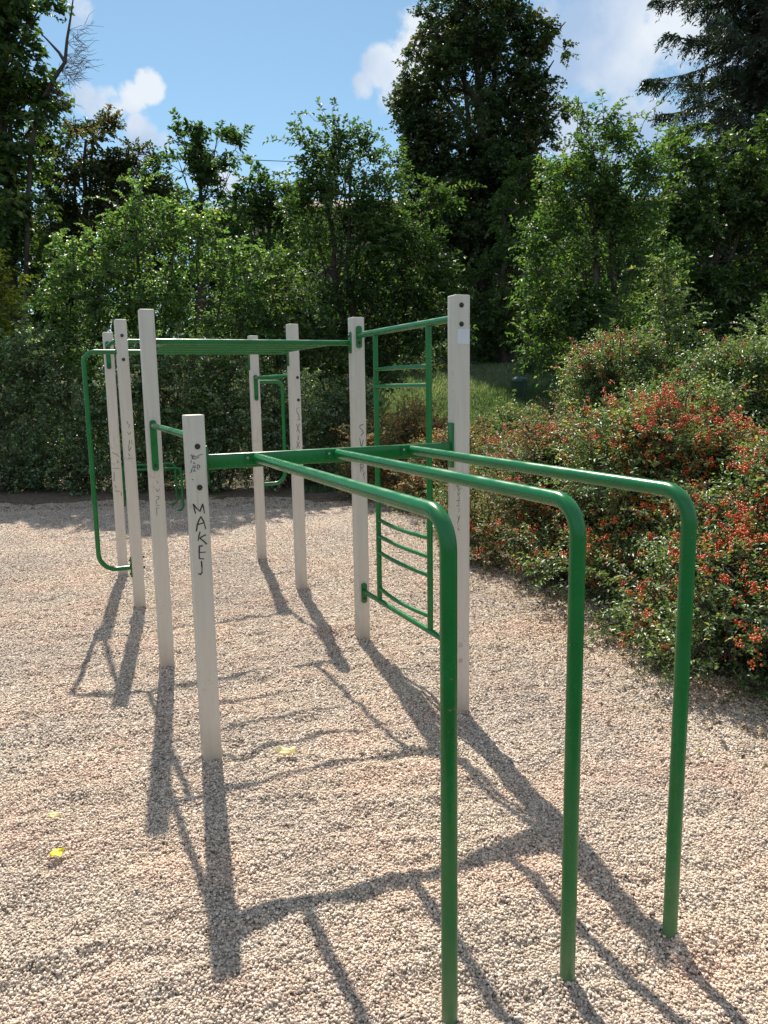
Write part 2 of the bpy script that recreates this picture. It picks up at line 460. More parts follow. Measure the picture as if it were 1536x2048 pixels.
# ------------------------------------------------------------------ ground
# the lawn and everything beyond, one sheet to the horizon
xs = np.concatenate([-np.geomspace(1200, 34, 14), np.arange(-32, 44, .8), np.geomspace(46, 1200, 14)])
ys = np.concatenate([-np.geomspace(900, 12, 12), np.arange(-10, 46, .8), np.geomspace(48, 1500, 16)])
X, Y = np.meshgrid(xs, ys); Z = terrain(X, Y)
Z = np.where(Y > 46, np.minimum(Z, 3.2), Z)
nx, ny = len(xs), len(ys); idx = np.arange(nx*ny).reshape(ny, nx)
F = np.stack([idx[:-1, :-1], idx[:-1, 1:], idx[1:, 1:], idx[1:, :-1]], -1).reshape(-1, 4)
tag(link('ground', np_mesh('ground', np.stack([X, Y, Z], -1).reshape(-1, 3), F), M_LAWN), kind='structure')

# gravel pit, finely modelled where the camera stands
ss = np.geomspace(.7, 12.6, 620); uu = np.linspace(-1.5, 1.5, 760)
U, SS = np.meshgrid(uu, ss)
X = SS*(HF[0]+U*rgt0[0]); Y = SS*(HF[1]+U*rgt0[1])
Z = gravel_h(X, Y)
nx, ny = len(uu), len(ss); idx = np.arange(nx*ny).reshape(ny, nx)
F = np.stack([idx[:-1, :-1], idx[:-1, 1:], idx[1:, 1:], idx[1:, :-1]], -1).reshape(-1, 4)
tag(link('gravel_ground', np_mesh('gravel_ground', np.stack([X, Y, Z], -1).reshape(-1, 3), F), M_GRAVEL), kind='structure')


def edge_x(y):      # where the gravel ends and the planting bed begins, to the right
    return np.interp(y, [-2, 2.6, 3.4, 4.4, 6.3, 8, 9.6, 11, 12.5], [4.25, 3.5, 3.4, 3.45, 4.0, 4.4, 4.45, 4.0, 3.2])


ys = np.linspace(-1.5, 12.5, 240); vv = np.linspace(0, 1, 60)
V, Yg = np.meshgrid(vv, ys)
e = edge_x(Yg)+.22*vnoise(Yg*2.1, Yg*0+3)+.1*vnoise(Yg*7, Yg*0+8)
Xg = e + V*(13-e)
Zg = gravel_h(Xg, Yg)+.012+.03*np.clip(V*6, 0, 1)+.03*vnoise(Xg*3, Yg*3)*np.clip(V*8, 0, 1)
Zg = np.where(V == 0, Zg-.03, Zg)
nx, ny = 60, 240; idx = np.arange(nx*ny).reshape(ny, nx)
F = np.stack([idx[:-1, :-1], idx[:-1, 1:], idx[1:, 1:], idx[1:, :-1]], -1).reshape(-1, 4)
tag(link('soil_bed', np_mesh('soil_bed', np.stack([Xg, Yg, Zg], -1).reshape(-1, 3), F), M_SOIL), kind='structure')

sg = np.linspace(0, 1, 50); ug = np.linspace(-1.4, .22, 260)
V, Ug = np.meshgrid(sg, ug)
e = 10.85+.6*vnoise(Ug*14, Ug*0+2)+.12*vnoise(Ug*45, Ug*0+6)
Sg = e+V*3.2
Xg = Sg*(HF[0]+Ug*rgt0[0]); Yg = Sg*(HF[1]+Ug*rgt0[1])
Zg = np.maximum(gravel_h(Xg, Yg), np.where(Sg > 12.0, terrain(Xg, Yg)+.02, -1))+.010+.05*np.clip(V*3, 0, 1)
Zg = np.where(V == 0, Zg-.05, Zg)
nx, ny = 50, 260; idx = np.arange(nx*ny).reshape(ny, nx)
F = np.stack([idx[:-1, :-1], idx[1:, :-1], idx[1:, 1:], idx[:-1, 1:]], -1).reshape(-1, 4)
tag(link('soil_bed', np_mesh('soil_bed', np.stack([Xg, Yg, Zg], -1).reshape(-1, 3), F), M_SOIL), kind='structure')

# loose pebbles
ico_b = bmesh.new(); bmesh.ops.create_icosphere(ico_b, subdivisions=1, radius=1)
ico_b.verts.index_update()
ICO_V = np.array([v.co[:] for v in ico_b.verts]); ICO_F = np.array([[v.index for v in f.verts] for f in ico_b.faces]); ico_b.free()
CUB_V = np.array([[x, y, z] for x in (-1, 1) for y in (-1, 1) for z in (-1, 1)], float)*.62
CUB_F = np.array([[0, 1, 3, 2], [4, 6, 7, 5], [0, 4, 5, 1], [2, 3, 7, 6], [0, 2, 6, 4], [1, 5, 7, 3]])


def scatter_mesh(name, P, R, base_v, base_f, tint, flatz=.7):
    n = len(P); k = len(base_v)
    ax = np.stack([R*rng.uniform(.8, 1.35, n), R*rng.uniform(.7, 1.1, n), R*rng.uniform(flatz*.75, flatz*1.15, n)], -1)
    V = base_v[None]*ax[:, None]*(1+.16*rng.standard_normal((n, k, 1)))
    a = rng.uniform(0, 2*PI, n); b = rng.normal(0, .5, n)
    x = V[..., 0]; z = V[..., 2]; cb, sb = np.cos(b)[:, None], np.sin(b)[:, None]
    V = np.stack([x*cb+z*sb, V[..., 1], -x*sb+z*cb], -1)
    x = V[..., 0].copy(); y = V[..., 1].copy(); ca, sa = np.cos(a)[:, None], np.sin(a)[:, None]
    V = np.stack([x*ca-y*sa, x*sa+y*ca, V[..., 2]], -1)+P[:, None]
    F = (base_f[None]+(np.arange(n)*k)[:, None, None]).reshape(-1, base_f.shape[1])
    return np_mesh(name, V.reshape(-1, 3), F, {'tint': np.repeat(tint, len(base_f))})


def pebble_points(s0, s1, u0, dens):
    n = int(dens*u0*(s1*s1-s0*s0))
    s = np.sqrt(rng.uniform(s0*s0, s1*s1, n)); u = rng.uniform(-u0, u0, n)
    x = s*(HF[0]+u*rgt0[0]); y = s*(HF[1]+u*rgt0[1]); return x, y


x1, y1 = pebble_points(.95, 3.1, .85, 23000)
r1 = .0022+.0042*rng.random(len(x1))**1.6
P1 = np.stack([x1, y1, gravel_h(x1, y1)+r1*rng.uniform(-.1, .75, len(x1))], -1)
tag(link('gravel_pebbles', scatter_mesh('gravel_pebbles', P1, r1, CUB_V, CUB_F, rng.beta(3.2, 3.0, len(x1)), .8), M_PEB), kind='stuff')
x2, y2 = pebble_points(3.1, 10.0, .60, 9000)
s2 = x2*HF[0]+y2*HF[1]; kp = rng.random(len(x2)) < np.clip((10-s2)/5, 0, 1)
x2, y2 = x2[kp], y2[kp]
r2 = .0030+.0040*rng.random(len(x2))**1.4
P2 = np.stack([x2, y2, gravel_h(x2, y2)+r2*rng.uniform(-.2, .6, len(x2))], -1)
tag(link('gravel_pebbles', scatter_mesh('gravel_pebbles', P2, r2, CUB_V, CUB_F, rng.beta(3.2, 3.0, len(x2)), .8), M_PEB, smooth=False), kind='stuff')

# ------------------------------------------------------------------ the climbing frame
XL, XR = .583, 1.818
YS = [3.238, 4.506, 5.780, 6.973]
PW = .077
HP = PW/2
frame = empty('climbing_frame', (XL, YS[0], 0), 'outdoor workout station of beige posts joined by green tubes, standing in the gravel', 'climbing frame')
bases = {(0, 0): -.003, (0, 1): -.012, (0, 2): .016, (0, 3): .05, (1, 0): .01, (1, 1): .03, (1, 2): .04, (1, 3): .044}
tops = {(0, 0): 1.497, (0, 1): 2.03, (0, 2): 2.08, (0, 3): 2.075, (1, 0): 2.005, (1, 1): 2.012, (1, 2): 2.07, (1, 3): 2.06}
leans = {(0, 1): (.006, 0), (0, 2): (-.004, .0), (0, 3): (.01, 0), (1, 0): (0, 0), (1, 2): (-.006, 0)}
posts = {}
for (i, j), top in tops.items():
    x = (XL, XR)[i]; y = YS[j]
    mb = MB(); mb.box((x, y, (top-.35)/2), (PW, PW, top+.35), .0045, 3)
    for v in mb.b.verts:
        l = leans.get((i, j), (0, 0)); v.co.x += l[0]*v.co.z/top
    posts[i, j] = mb.build('post', M_POST, frame, origin=(x, y, 0))
posts[0, 0]['label'] = 'short front post with MAKEJ written on it in black'
posts[1, 0]['label'] = 'tall front post with a white sticker below its upper bolts'

FR = {(i, j): (YS[j]-HP) for i in (0, 1) for j in range(4)}      # front face plane of each post


def bolt_front(key, px, py, steel=False):
    p = on(1, FR[key], px, py); p[0] = np.clip(p[0], (XL, XR)[key[0]]-.028, (XL, XR)[key[0]]+.028)
    mb = MB(); mb.cyl((p[0], p[1]+.004, p[2]), (p[0], p[1]-.003, p[2]), .0125, .011, 18)
    mb.dome((p[0], p[1]-.003, p[2]), (0, -1, 0), .0085, .005)
    mb.build('bolt', M_RIM if steel else M_BOLT, posts[key])


for k, px, py in [((0, 0), 395, 893), ((0, 0), 399.5, 975), ((1, 0), 923, 610), ((1, 0), 923, 648), ((0, 2), 244, 671), ((0, 2), 247, 719),
                  ((1, 2), 595, 755), ((1, 2), 597, 800)]:
    bolt_front(k, px, py)
for k, px, py in [((1, 0), 921, 1290), ((1, 0), 921, 1321)]: bolt_front(k, px, py, True)

# sticker
a0 = on(1, FR[1, 0], 912.5, 658); a1 = on(1, FR[1, 0], 938, 688)
mb = MB(); xc = XR+.003; mb.box((xc, FR[1, 0]-.0012, (a0[2]+a1[2])/2), (.064, .002, abs(a0[2]-a1[2])), .0005, 1)
lab = mb.build('sticker', M_LABEL, posts[1, 0])

# writing: strokes read from the photograph, laid on the post's front face as ink 1 mm proud
def strokes(key, lines, w, matl, off=.0012, name='marker_writing'):
    V = []; F = []; y = FR[key]-off
    for ln in lines:
        pts = [on(1, y, a, b) for a, b in ln]
        for q in pts: q[0] = min(max(q[0], (XL, XR)[key[0]]-HP+.003), (XL, XR)[key[0]]+HP-.003)
        for a, b in zip(pts, pts[1:]):
            d = (b-a)[[0, 2]]; L = np.linalg.norm(d)+1e-9; d = d/L
            n = np.array([-d[1], d[0]])*w/2*rng.uniform(.75, 1.3); e = d*w*.35
            base = len(V)
            for q, sg, ee in ((a, 1, -1), (a, -1, -1), (b, -1, 1), (b, 1, 1)):
                V.append((q[0]+n[0]*sg+e[0]*ee, y-rng.uniform(0, .0003), q[2]+n[1]*sg+e[1]*ee))
            F.append((base, base+1, base+2, base+3))
    return link(name, np_mesh(name, np.array(V), np.array(F)), matl, posts[key], smooth=False)


def c2(pts, ox, oy, s): return [(ox+a/s, oy+b/s) for a, b in pts]


Z2 = lambda *p: c2(p, 140, 900, 4.8)
strokes((0, 0), [Z2((1184, 520), (1192, 560), (1205, 608)), Z2((1186, 522), (1215, 560), (1248, 588)), Z2((1248, 588), (1262, 550), (1274, 520)), Z2((1274, 520), (1284, 565), (1291, 606)),
                 Z2((1214, 776), (1222, 720), (1240, 668), (1256, 640)), Z2((1256, 640), (1285, 690), (1303, 755)), Z2((1228, 716), (1255, 708), (1284, 698)),
                 Z2((1248, 788), (1236, 830), (1231, 868)), Z2((1302, 816), (1270, 830), (1246, 846)), Z2((1246, 846), (1280, 872), (1311, 902)),
                 Z2((1242, 922), (1240, 980), (1242, 1042)), Z2((1242, 924), (1272, 920)), Z2((1242, 984), (1300, 980)), Z2((1242, 1042), (1284, 1046)),
                 Z2((1262, 1070), (1267, 1120), (1268, 1175), (1252, 1196), (1234, 1186))], .0048, M_INK)
Z3 = lambda *p: c2(p, 365, 870, 15.745)
strokes((0, 0), [Z3((250, 650), (300, 615), (300, 740), (340, 720)), Z3((300, 740), (400, 760), (520, 690)), Z3((430, 690), (520, 640), (640, 600)), Z3((280, 790), (260, 880)), Z3((340, 900), (365, 860), (390, 910)),
                 Z3((310, 980), (420, 975)), Z3((320, 1030), (410, 1020)), Z3((470, 930), (460, 1040), (500, 1080)), Z3((500, 940), (545, 980), (530, 1030)), Z3((300, 1060), (280, 1160), (240, 1190)), Z3((350, 1150), (375, 1090), (400, 1150)),
                 Z3((300, 1400), (340, 1405)), Z3((300, 640), (330, 700), (360, 640), (400, 700))], .0028, M_INKB)
# the column of letters on the second right post, S V R S
Z5 = lambda *p: c2(p, 695, 830, 12.04)
strokes((1, 1), [Z5((380, 225), (300, 250), (295, 310), (360, 370), (385, 430), (320, 500)), Z5((295, 560), (335, 790)), Z5((335, 790), (385, 600)),
                 Z5((310, 1190), (318, 1370)), Z5((310, 1195), (375, 1200), (380, 1265), (318, 1275)), Z5((335, 1275), (385, 1370)), Z5((420, 1390), (380, 1420), (400, 1480), (400, 1560))], .0034, M_INKF)
Z7 = lambda *p: c2(p, 575, 790, 15.76)
strokes((1, 2), [Z7((370, 400), (290, 420), (290, 530), (350, 620), (370, 780), (300, 790)), Z7((285, 910), (325, 1050)), Z7((375, 910), (325, 1050), (290, 1160)), Z7((325, 1050), (380, 1190)),
                 Z7((340, 1290), (342, 1420)), Z7((290, 1480), (375, 1660)), Z7((375, 1480), (290, 1660))], .0036, M_INKF)
Z6 = lambda *p: c2(p, 895, 960, 17.06)
strokes((1, 0), [Z6((310, 160), (350, 250), (400, 180)), Z6((350, 280), (385, 380), (440, 280)), Z6((350, 420), (370, 530), (430, 420)), Z6((400, 560), (405, 680)), Z6((310, 700), (400, 700)), Z6((385, 720), (390, 820)),
                 Z6((320, 880), (400, 880)), Z6((390, 960), (395, 1090)), Z6((350, 1230), (385, 1350), (420, 1230)), Z6((385, 1350), (345, 1480)), Z6((385, 1540), (385, 1590)), Z6((350, 1640), (400, 1700), (360, 1720))], .0026, M_INKF)
Z4 = lambda *p: c2(p, 205, 830, 12.04)
strokes((0, 2), [Z4((600, 150), (590, 210)), Z4((620, 220), (665, 250), (620, 310)), Z4((600, 410), (640, 470), (690, 420)), Z4((650, 610), (645, 700)), Z4((700, 610), (710, 700)), Z4((620, 720), (640, 870)), Z4((640, 860), (690, 780)),
                 Z4((630, 940), (660, 980)), Z4((620, 1040), (710, 1040))], .0034, M_INKF)
strokes((0, 3), [Z4((240, 900), (320, 950)), Z4((330, 940), (390, 1000)), Z4((340, 1130), (400, 1130)), Z4((370, 1100), (370, 1160)), Z4((260, 1180), (290, 1180)), Z4((250, 1285), (400, 1290)),
                 Z4((280, 1380), (280, 1590)), Z4((300, 1700), (330, 1750)), Z4((300, 1820), (350, 1840), (420, 1830)), Z4((450, 1860), (455, 1940))], .0042, M_INKF)
Z8 = lambda *p: c2(p, 295, 940, 20.48)
strokes((0, 1), [Z8((370, 430), (430, 550)), Z8((250, 700), (290, 690)), Z8((350, 750), (360, 830), (420, 890), (480, 810), (480, 760)), Z8((360, 1080), (470, 1090), (470, 1170), (400, 1200)), Z8((360, 1240), (360, 1380)),
                 Z8((360, 1450), (490, 1440)), Z8((360, 1560), (490, 1550)), Z8((370, 1560), (390, 1860))], .0028, M_INKF)

# bar from the short post back to its tall neighbour, with the long bracket
TR = .0155


def bracket_front(key, z0, z1, zb, w=.036, parent=None, x=None):
    """steel plate standing on a post's front face, rounded ends, two bolt heads"""
    x = (XL, XR)[key[0]] if x is None else x; y = FR[key]
    mb = MB(); mb.box((x, y-.005, (z0+z1)/2), (w, .010, z1-z0), .0, 1)
    es = [e for e in mb.b.edges if abs(e.verts[0].co.y-e.verts[1].co.y) > .005]
    bmesh.ops.bevel(mb.b, geom=es, offset=w*.4, segments=5, affect='EDGES', profile=.5)
    br = mb.build('bracket', M_GREEN, parent)
    mb = MB()
    for zz in (z0+.03, z1-.03):
        if abs(zz-zb) < .025: continue
        mb.cyl((x, y-.010, zz), (x, y-.015, zz), .009, .008, 12)
        mb.build('bolt', M_BOLT, br); mb = MB()
    mb.b.free()
    return br


def bracket_back(key, z0, z1, parent):
    x = (XL, XR)[key[0]]; y = YS[key[1]]+HP
    mb = MB(); mb.box((x, y+.005, (z0+z1)/2), (.036, .010, z1-z0), .004, 2); return mb.build('bracket', M_GREEN, parent)


def bracket_side(key, side, z0, z1, parent, w=.04, bolts=True):
    """plate on the post face that looks along X"""
    x = (XL, XR)[key[0]]+side*HP; y = YS[key[1]]
    mb = MB(); mb.box((x+side*.005, y, (z0+z1)/2), (.010, w, z1-z0), .003, 2); br = mb.build('bracket', M_GREEN, parent)
    if bolts:
        for zz in (z0+.022, z1-.022):
            mb = MB(); mb.dome((x+side*.011, y, zz), (side, 0, 0), .009, .007); mb.build('bolt', M_BOLT, br)
    return br


def bar_between(name, key_a, key_b, z, brk, r=TR):
    """tube between two posts of one row, brackets on facing sides"""
    x = (XL, XR)[key_a[0]]
    mb = MB(); mb.tube([(x, YS[key_a[1]]+HP+.008, z), (x, YS[key_b[1]]-HP-.008, z)], r)
    o = mb.build(name, M_GREEN, frame)
    bracket_front(key_b, brk[0], brk[1], z, parent=o); bracket_back(key_a, brk[0], brk[1], o)
    return o


bar_between('step_bar', (0, 0), (0, 1), 1.405, (1.155, 1.435))
bar_between('step_bar', (0, 2), (0, 3), 1.965, (1.775, 2.0), .0165)
bar_between('step_bar', (1, 2), (1, 3), 1.69, (1.49, 1.715))

# wall ladder between the two nearest right posts
zt, zb_ = 1.905, .312
mb = MB()
mb.tube([(XR, YS[0]+HP+.008, zt), (XR, YS[1]-HP-.008, zt)], .0175)
lad = mb.build('wall_ladder', M_GREEN, frame)
MB().tube([(XR, YS[0]+HP+.008, zb_), (XR, YS[1]-HP-.008, zb_)], .0155).build('bottom_bar', M_GREEN, lad)
for zz in (zt, zb_): bracket_front((1, 1), zz-.075, zz+.055, zz, parent=lad); bracket_back((1, 0), zz-.075, zz+.055, lad)
for yy in (4.215, 3.545):
    MB().tube([(XR, yy, zb_+.012), (XR, yy, zt-.012)], .0155).build('rail', M_GREEN, lad)
for zz, bow in [(1.695, .03), (1.60, .01), (.815, .03), (.715, .02), (.615, .02), (.395, .03)]:
    pts = [(XR-bow*math.sin(PI*t), 4.215-.67*t, zz) for t in np.linspace(0.0, 1, 9)]
    MB().tube(pts, .0118, 14).build('rung', M_GREEN, lad)

# overhead ladder between four tall posts
ZO = 1.862
mb = MB(); mb.tube([(XL+HP+.006, 4.53, ZO), (XR-HP-.006, 4.53, ZO)], .0165)
oh = mb.build('overhead_ladder', M_GREEN, frame)
bracket_side((1, 1), -1, 1.80, 1.925, oh); bracket_side((0, 1), 1, 1.80, 1.925, oh)
bracket_side((1, 2), -1, 1.76, 1.93, oh)
for xx in (.715, 1.665):
    MB().tube([(xx, 4.53, ZO), (xx, 5.775, ZO)], .015).build('rail', M_GREEN, oh)
for yy in (4.83, 5.125, 5.445):
    MB().tube([(.715, yy, ZO), (1.665, yy, ZO)], .0128).build('rung', M_GREEN, oh)

# rung at the third pair runs on through its post and comes back as a side hoop
lp = arc_path([(XR-HP-.006, 5.775, ZO), (.325, 5.775, ZO), (.325, 5.775, .335), (XL-HP-.006, 5.775, .335)], [.075, .12], 9)
hoop = MB().tube(lp, .0165).build('side_hoop', M_GREEN, frame)
bracket_side((0, 2), -1, .265, .41, hoop, .05)
for zz in (.30, .375):
    mb = MB(); mb.dome((XL+HP+.004, 5.775, zz+.03), (1, 0, 0), .010, .014); mb.build('bolt', M_BOLT, hoop)
# bar high between the last pair
mb = MB(); mb.tube([(XL+HP+.006, 6.973, 2.005), (XR-HP-.006, 6.973, 2.005)], .0165); hb = mb.build('high_bar', M_GREEN, frame)
bracket_side((1, 3), -1, 1.76, 2.03, hb); bracket_side((0, 3), 1, 1.76, 2.03, hb)
# small hoop on the last right post
lp = arc_path([(XR+HP+.004, 6.973, 1.655), (2.075, 6.973, 1.655), (2.075, 6.973, .725), (XR+HP+.004, 6.973, .725)], [.06, .11], 9)
hp2 = MB().tube(lp, .0165).build('side_hoop', M_GREEN, frame)
bracket_side((1, 3), 1, .66, .79, hp2, .05)

# flat beam across the two front posts and the three bars it carries
bz = 1.302
mb = MB(); mb.box(((XL+XR)/2, YS[0], bz), (XR-XL-PW-.012, .030, .062), .003, 2); beam = mb.build('beam', M_GREEN, frame)
bracket_side((1, 0), -1, 1.215, 1.425, beam, .046, False); bracket_side((0, 0), 1, 1.215, 1.37, beam, .046)
for bx in (.836, 1.199, 1.561):
    zf = -.35
    lp = arc_path([(bx, YS[0]-.018, 1.309), (bx, 1.538, 1.309), (bx, 1.538, zf)], .085, 12)
    bar = MB().tube(lp, .0205, 28).build('parallel_bar', M_GREEN, frame)
    mb = MB(); mb.box((bx-.022, YS[0]-.0185, 1.306), (.062, .006, .050), .002, 1); fl = mb.build('flange', M_GREEN, bar)
    MB().dome((bx-.040, YS[0]-.0215, 1.312), (0, -1, 0), .0065, .006).build('bolt', M_STEEL, fl)

# low double bar in the distance
t = empty('low_parallel_bars', (1.3, 10.2, .06), 'low pair of green rounded tube rails standing by the dark hedge behind the posts', 'exercise bars')
for yy, x0, x1 in ((10.1, .86, 1.63), (10.75, .98, 1.66)):
    lp = arc_path([(x0-.10, yy, .04), (x0, yy, .10), (x0, yy, .615), (x1, yy, .615), (x1, yy, .10), (x1-.11, yy, .04)], [.04, .07, .07, .05], 6)
    MB().tube(lp, .017).build('rail', M_GREEN, t)


# ------------------------------------------------------------------ foliage
def unit(v): return v/(np.linalg.norm(v, axis=-1, keepdims=True)+1e-9)


def make_leaves(P, D, Nn, L, W, fold=.25):
    """P base (n,3), D direction, Nn approx normal, L length, W width -> V,F for folded diamond leaves"""
    side = unit(np.cross(D, Nn)); nn = unit(np.cross(side, D))
    b = P; tip = P+D*L[:, None]-nn*(L*.12)[:, None]
    mid = P+D*(L*.45)[:, None]
    l = mid+side*(W*.5)[:, None]+nn*(W*fold)[:, None]; r = mid-side*(W*.5)[:, None]+nn*(W*fold)[:, None]
    V = np.stack([b, l, tip, r], 1).reshape(-1, 3)
    i = np.arange(len(P))*4
    F = np.stack([np.stack([i, i+2, i+1], -1), np.stack([i, i+3, i+2], -1)], 1).reshape(-1, 3)
    return V, F


def sprigs_to_leaves(O, D, Ls, k, leafL, leafW, droop=.25, spread=.9):
    """leaves set alternately along sprigs"""
    n = len(O)
    t = (np.arange(k)+.6)[None]/k + rng.normal(0, .03, (n, k))
    curve = np.zeros((n, k, 3)); curve[..., 2] = -(t**2)*droop*Ls[:, None]
    P = O[:, None]+D[:, None]*(t*Ls[:, None])[..., None]+curve
    sidev = unit(np.cross(D, np.array([0, 0, 1.0])+rng.normal(0, .35, (n, 3))))
    sg = np.where(np.arange(k) % 2 == 0, 1, -1)[None, :, None]
    ld = D[:, None]*.55+sidev[:, None]*sg*spread+rng.normal(0, .35, (n, k, 3)); ld[..., 2] -= .18
    nn = np.array([0, 0, 1.0])+rng.normal(0, .55, (n, k, 3))
    P = P.reshape(-1, 3); ld = unit(ld.reshape(-1, 3)); nn = unit(nn.reshape(-1, 3))
    m = len(P); sc = rng.uniform(.6, 1.25, m)
    return make_leaves(P, ld, nn, leafL*sc, leafW*sc*rng.uniform(.8, 1.15, m))


def sphere_dirs(n):
    return unit(rng.standard_normal((n, 3)))


def tubes_np(P0, P1, r0, r1, bend=0.12):
    """many thin 4-sided bent twigs, vectorised"""
    n = len(P0); d = P1-P0; L = np.linalg.norm(d, axis=1, keepdims=True); dn = d/(L+1e-9)
    a = np.where(np.abs(dn[:, 2:3]) < .9, np.array([[0, 0, 1.0]]), np.array([[1.0, 0, 0]]))
    u = unit(np.cross(dn, a)); w = np.cross(dn, u)
    M = (P0+P1)/2+(u*rng.normal(0, 1, (n, 1))+np.array([0, 0, 1.0])*rng.normal(.3, .6, (n, 1)))*L*bend
    rings = []
    for C, r in ((P0, r0), (M, (r0+r1)/2), (P1, r1)):
        for k in range(4):
            th = PI/2*k; rings.append(C+(u*math.cos(th)+w*math.sin(th))*r[:, None])
    V = np.stack(rings, 1).reshape(-1, 3); i = (np.arange(n)*12)[:, None]; F = []
    for lv in (0, 4):
        for k in range(4):
            F.append(np.concatenate([i+lv+k, i+lv+(k+1) % 4, i+lv+4+(k+1) % 4, i+lv+4+k], 1))
    return V, np.stack(F, 1).reshape(-1, 4)


def plant(name, label, cat, s, base_px, blobs, leaf, lmat, cover=3.2, stems=1, trunk_r=.12, group=None, droop=.25, sprig=.32, k=10,
          shoots=0, shoot_len=.9, berries=0, berry_r=.006, flat_=.85, tint_shift=0.0, base_y=None, depth=.85, zmin=None, loc=None, fineness=1.0, berry_tint=(.0, 1.0), side_shoots=False, smooth=False, trunk_top=None):
    """blobs: (px, py, radius_px[, metres further back]) ; s: metres forward"""
    leafL, leafW = leaf
    C = []; R = []
    for b in blobs:
        sb = s+(b[3] if len(b) > 3 else 0.0)
        C.append(at(b[0], b[1], sb)); R.append(b[2]/FPX*sb)
    C = np.array(C); R = np.array(R)
    base = at(base_px, 900, s) if loc is None else np.array(loc, float)
    base[2] = terrain(base[0], base[1]) if s > 11.5 else max(float(gravel_h(base[0], base[1])), 0)
    zg = base[2]
    root = empty(name, base, label, cat, group)
    LV = []; LF = []; off = 0; tints = []
    T0 = []; T1 = []; TR0 = []; TR1 = []
    BP = []
    for c, r in zip(C, R):
        area = cover*PI*r*r
        nl = int(area/(.5*leafL*leafW)/1.0)
        ncl = max(6, int(11*fineness*(r/.9)**.8))
        dirs = sphere_dirs(ncl); rad = r*(.30+.70*rng.random(ncl)**.55)[:, None]
        cc = c+dirs*rad*np.array([1, 1, flat_]) ; cc = c+(cc-c)@np.diag([1, 1, 1])
        # squash a little along the viewing direction
        dpt = ((cc-c)@HF)[:, None]*HF; cc = cc-dpt*(1-depth)
        if zmin is not None: cc[:, 2] = np.maximum(cc[:, 2], zg+zmin)
        rc = r*rng.uniform(.20, .42, ncl)
        ctint = rng.normal(0, .17, ncl)
        nsp = np.maximum(2, (nl/k*rc**2/np.sum(rc**2)).astype(int))
        ci = np.repeat(np.arange(ncl), nsp)
        n = len(ci)
        od = sphere_dirs(n); O = cc[ci]+od*(rc[ci]*rng.random(n)**.5*.9)[:, None]*np.array([1, 1, .75])
        D = unit(od*.7+unit(cc[ci]-c)*.6+np.array([0, 0, .35])+rng.normal(0, .25, (n, 3)))
        Ls = sprig*rng.uniform(.6, 1.3, n)
        keep = O[:, 2] > zg+.03
        O, D, Ls, ci = O[keep], D[keep], Ls[keep], ci[keep]
        if len(O) == 0: continue
        v, f = sprigs_to_leaves(O, D, Ls, k, leafL, leafW, droop)
        v[:, 2] = np.maximum(v[:, 2], zg+.01)
        LV.append(v); LF.append(f+off); off += len(v)
        tn = np.clip(np.repeat(ctint[ci], k)*1.0+rng.beta(2, 2.4, len(O)*k)+tint_shift, 0, 1)
        tints.append(np.repeat(tn, 2))
        # twigs
        T0.append(np.repeat(c[None], ncl, 0)); T1.append(cc); TR0.append(np.full(ncl, max(.006, r*.018))); TR1.append(np.full(ncl, .004))
        sel = rng.random(len(O)) < .35
        T0.append(cc[ci[sel]]); T1.append((O+D*Ls[:, None]*.8)[sel]); TR0.append(np.full(sel.sum(), .0045)); TR1.append(np.full(sel.sum(), .002))
        if berries:
            nb = int(1.35*berries*r*r); bcl = rng.random(ncl) < .30; wgt = np.where(bcl[ci], 1.0, .05)*np.clip(.4+unit(O-c)@np.array([0, 0, 1.0])+.5*(-(unit(O-c)@HF)), .05, 2); pick = rng.choice(len(O), nb, p=wgt/wgt.sum())
            bp = O[pick]+D[pick]*Ls[pick, None]*rng.uniform(.5, 1.1, (nb, 1))
            BP.append(bp)
    # long arching shoots from the top
    if shoots:
        top = np.arange(len(C)) if side_shoots else np.argsort(-C[:, 2])[:max(2, len(C)//2)]
        ids = rng.choice(top, shoots)
        O = C[ids]+sphere_dirs(shoots)*np.array([.75, .5, .3])*R[ids][:, None]; O[:, 2] = C[ids][:, 2]+R[ids]*rng.uniform(.2, .8, shoots)
        D = unit(np.stack([rng.normal(0, .45, shoots), rng.normal(0, .35, shoots), rng.uniform(.7, 1.2, shoots)], -1))
        if side_shoots:      # sprays springing from the whole surface of the bush and arching over
            sdv = sphere_dirs(shoots); sdv[:, 2] = np.abs(sdv[:, 2])*.8+.1; sdv = unit(sdv)
            O = C[ids]+sdv*R[ids][:, None]*.7; D = unit(sdv*.8+np.array([0, 0, .75])+rng.normal(0, .2, (shoots, 3)))
        Ls = shoot_len*rng.uniform(.5, 1.3, shoots)
        v, f = sprigs_to_leaves(O, D, Ls, 30, leafL, leafW, .45, 1.0)
        LV.append(v); LF.append(f+off); off += len(v); tints.append(np.clip(rng.beta(2, 2, len(f))+.1, 0, 1))
        # the shoot's own stem as three short runs following the droop
        for t0, t1 in ((0, .35), (.35, .7), (.7, 1.0)):
            q = lambda t: O+D*(Ls*t)[:, None]-np.array([0, 0, 1.0])*((t*t)*.45*Ls)[:, None]
            T0.append(q(t0)); T1.append(q(t1)); TR0.append(np.full(shoots, .006*(1-t0*.6))); TR1.append(np.full(shoots, .006*(1-t1*.7)))
    fo = link('foliage', np_mesh('foliage', np.concatenate(LV), np.concatenate(LF), {'tint': np.concatenate(tints)}), lmat, root, smooth=smooth)
    # trunk and limbs
    mb = MB()
    cen = C.mean(0); order = np.argsort(C[:, 2])
    ztop = C[:, 2].max()
